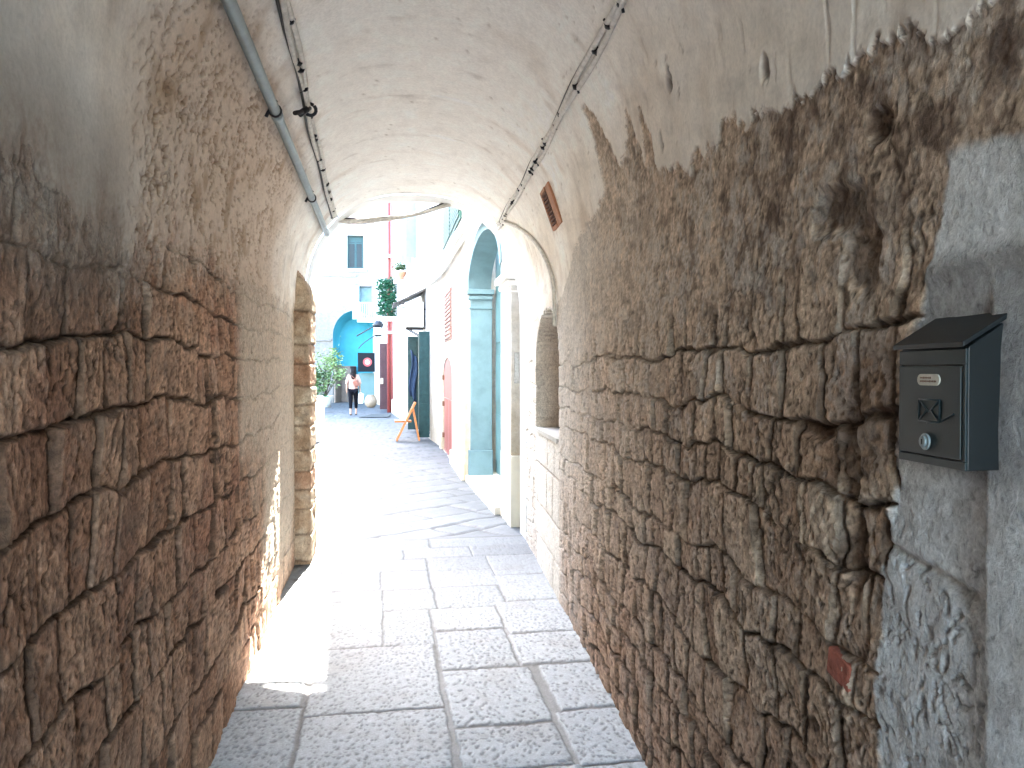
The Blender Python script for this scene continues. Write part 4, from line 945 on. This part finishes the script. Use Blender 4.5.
skin_body('blouse', M['blouse'], B, [('pel','waist'),('waist','chest'),('chest','neckb'),('chest','lsh'),('chest','rsh'),('lsh','lel'),('rsh','rel')], W, 'waist')
T = grow(['pel','lhip','rhip','lkn','rkn'], .022)
for s, sx in (('l',-1),('r',1)):
    k, a = Vector(J[s+'kn'][0]), Vector(J[s+'an'][0]); T[s+'cuff'] = (tuple(k.lerp(a, .70)), .055)
skin_body('trousers', M['trousers'], T, [('pel','lhip'),('pel','rhip'),('lhip','lkn'),('rhip','rkn'),('lkn','lcuff'),('rkn','rcuff')], W, 'pel')
Hh = {'a': ((0,.02,1.625),(.075,.085)), 'b': ((0,-.015,1.56),(.105,.095)), 'c': ((0,-.055,1.46),(.115,.06)), 'd': ((.01,-.10,1.34),(.095,.045)), 'e': ((.015,-.11,1.24),(.05,.03))}
skin_body('hair', M['hair'], Hh, [('a','b'),('b','c'),('c','d'),('d','e')], W, 'b')
for s, sx in (('l',-1),('r',1)):
    h_, a_ = J[s+'heel'][0], J[s+'toe'][0]
    skin_body('shoe', M['black'], {'h': ((h_[0],h_[1]-.005,.045),(.038,.042)), 'm': ((h_[0],h_[1]+.09,.035),(.038,.032)), 't': ((a_[0],a_[1]+.02,.03),(.042,.026))}, [('h','m'),('m','t')], W, 'm')
bx, by = -1.19, 27.2
t = thing('tote_bag', 'pale tote bag held in the right hand of the walking woman', 'bag', (bx+.235, by+.08, .45))
part('bag', M['bag'], t, lambda b: b.prism([(bx+.17,by+.03,.40),(bx+.33,by+.03,.40),(bx+.36,by+.03,.74),(bx+.15,by+.03,.74)], (0,.10,0)), .015)
part('handle', M['bag'], t, lambda b: [b.tube(polyline([(bx+.18,y_,.72),(bx+.21,by+.08,.79),(bx+.25,by+.08,.79),(bx+.32,y_,.72)],5), .008, 6) for y_ in (by+.04, by+.12)])
t = thing('shoulder_bag', 'small brown leather bag worn across the back of the walking woman', 'bag', (bx+.1, by-.12, 1.1))
part('pouch', M['leather'], t, lambda b: b.box((bx+.10, by-.16, 1.10), (.16, .06, .22), Matrix.Rotation(R(-25), 3, 'Y')), .02)
part('strap', M['leather'], t, lambda b: b.tube(polyline([(bx+.12,by-.15,1.2),(bx+.05,by-.145,1.28),(bx-.04,by-.13,1.36),(bx-.09,by-.03,1.41),(bx-.07,by+.09,1.36)],5), .011, 6))

# ------------------------------------------------------------------ light, sky, camera
sv = Vector((.10, 1, .90)).normalized(); elev = math.asin(sv.z); az = math.atan2(sv.x, sv.y)
wd = bpy.data.worlds.new('World'); scn.world = wd; wd.use_nodes = True; nt = wd.node_tree
sky = nt.nodes.new('ShaderNodeTexSky'); sky.sky_type = 'NISHITA'; sky.sun_disc = False; sky.sun_elevation = elev; sky.sun_rotation = az
sky.air_density = 1.0; sky.dust_density = 1.0; sky.ozone_density = 1.0
bg = nt.nodes['Background']; wb = nt.nodes.new('ShaderNodeMix'); wb.data_type = 'RGBA'; wb.blend_type = 'MULTIPLY'; wb.inputs[0].default_value = 1; wb.inputs[7].default_value = (1, .98, .945, 1)
nt.links.new(sky.outputs[0], wb.inputs[6]); nt.links.new(wb.outputs[2], bg.inputs['Color']); bg.inputs['Strength'].default_value = 7.0
sl = bpy.data.lights.new('sun', 'SUN'); sl.energy = 106; sl.angle = R(.5); sl.color = (1, .93, .84)
so = bpy.data.objects.new('sun', sl); COL.objects.link(so); so.location = (2, 20, 20); so.rotation_euler = sv.to_track_quat('Z', 'Y').to_euler()
cd = bpy.data.cameras.new('camera'); co = bpy.data.objects.new('camera', cd); COL.objects.link(co); scn.camera = co
cd.sensor_fit = 'HORIZONTAL'; cd.sensor_width = 36; cd.lens = 36*769/1024; cd.clip_start = .02; cd.clip_end = 2000
co.location = (0, 0, 1.5); co.rotation_euler = (R(90-.894), 0, R(-9.16))
scn.view_settings.view_transform = 'Standard'; scn.view_settings.look = 'None'; scn.view_settings.exposure = 0
scn.cycles.use_denoising = True; scn.cycles.max_bounces = 14; scn.cycles.diffuse_bounces = 10; scn.cycles.glossy_bounces = 4
scn.cycles.sample_clamp_indirect = 12
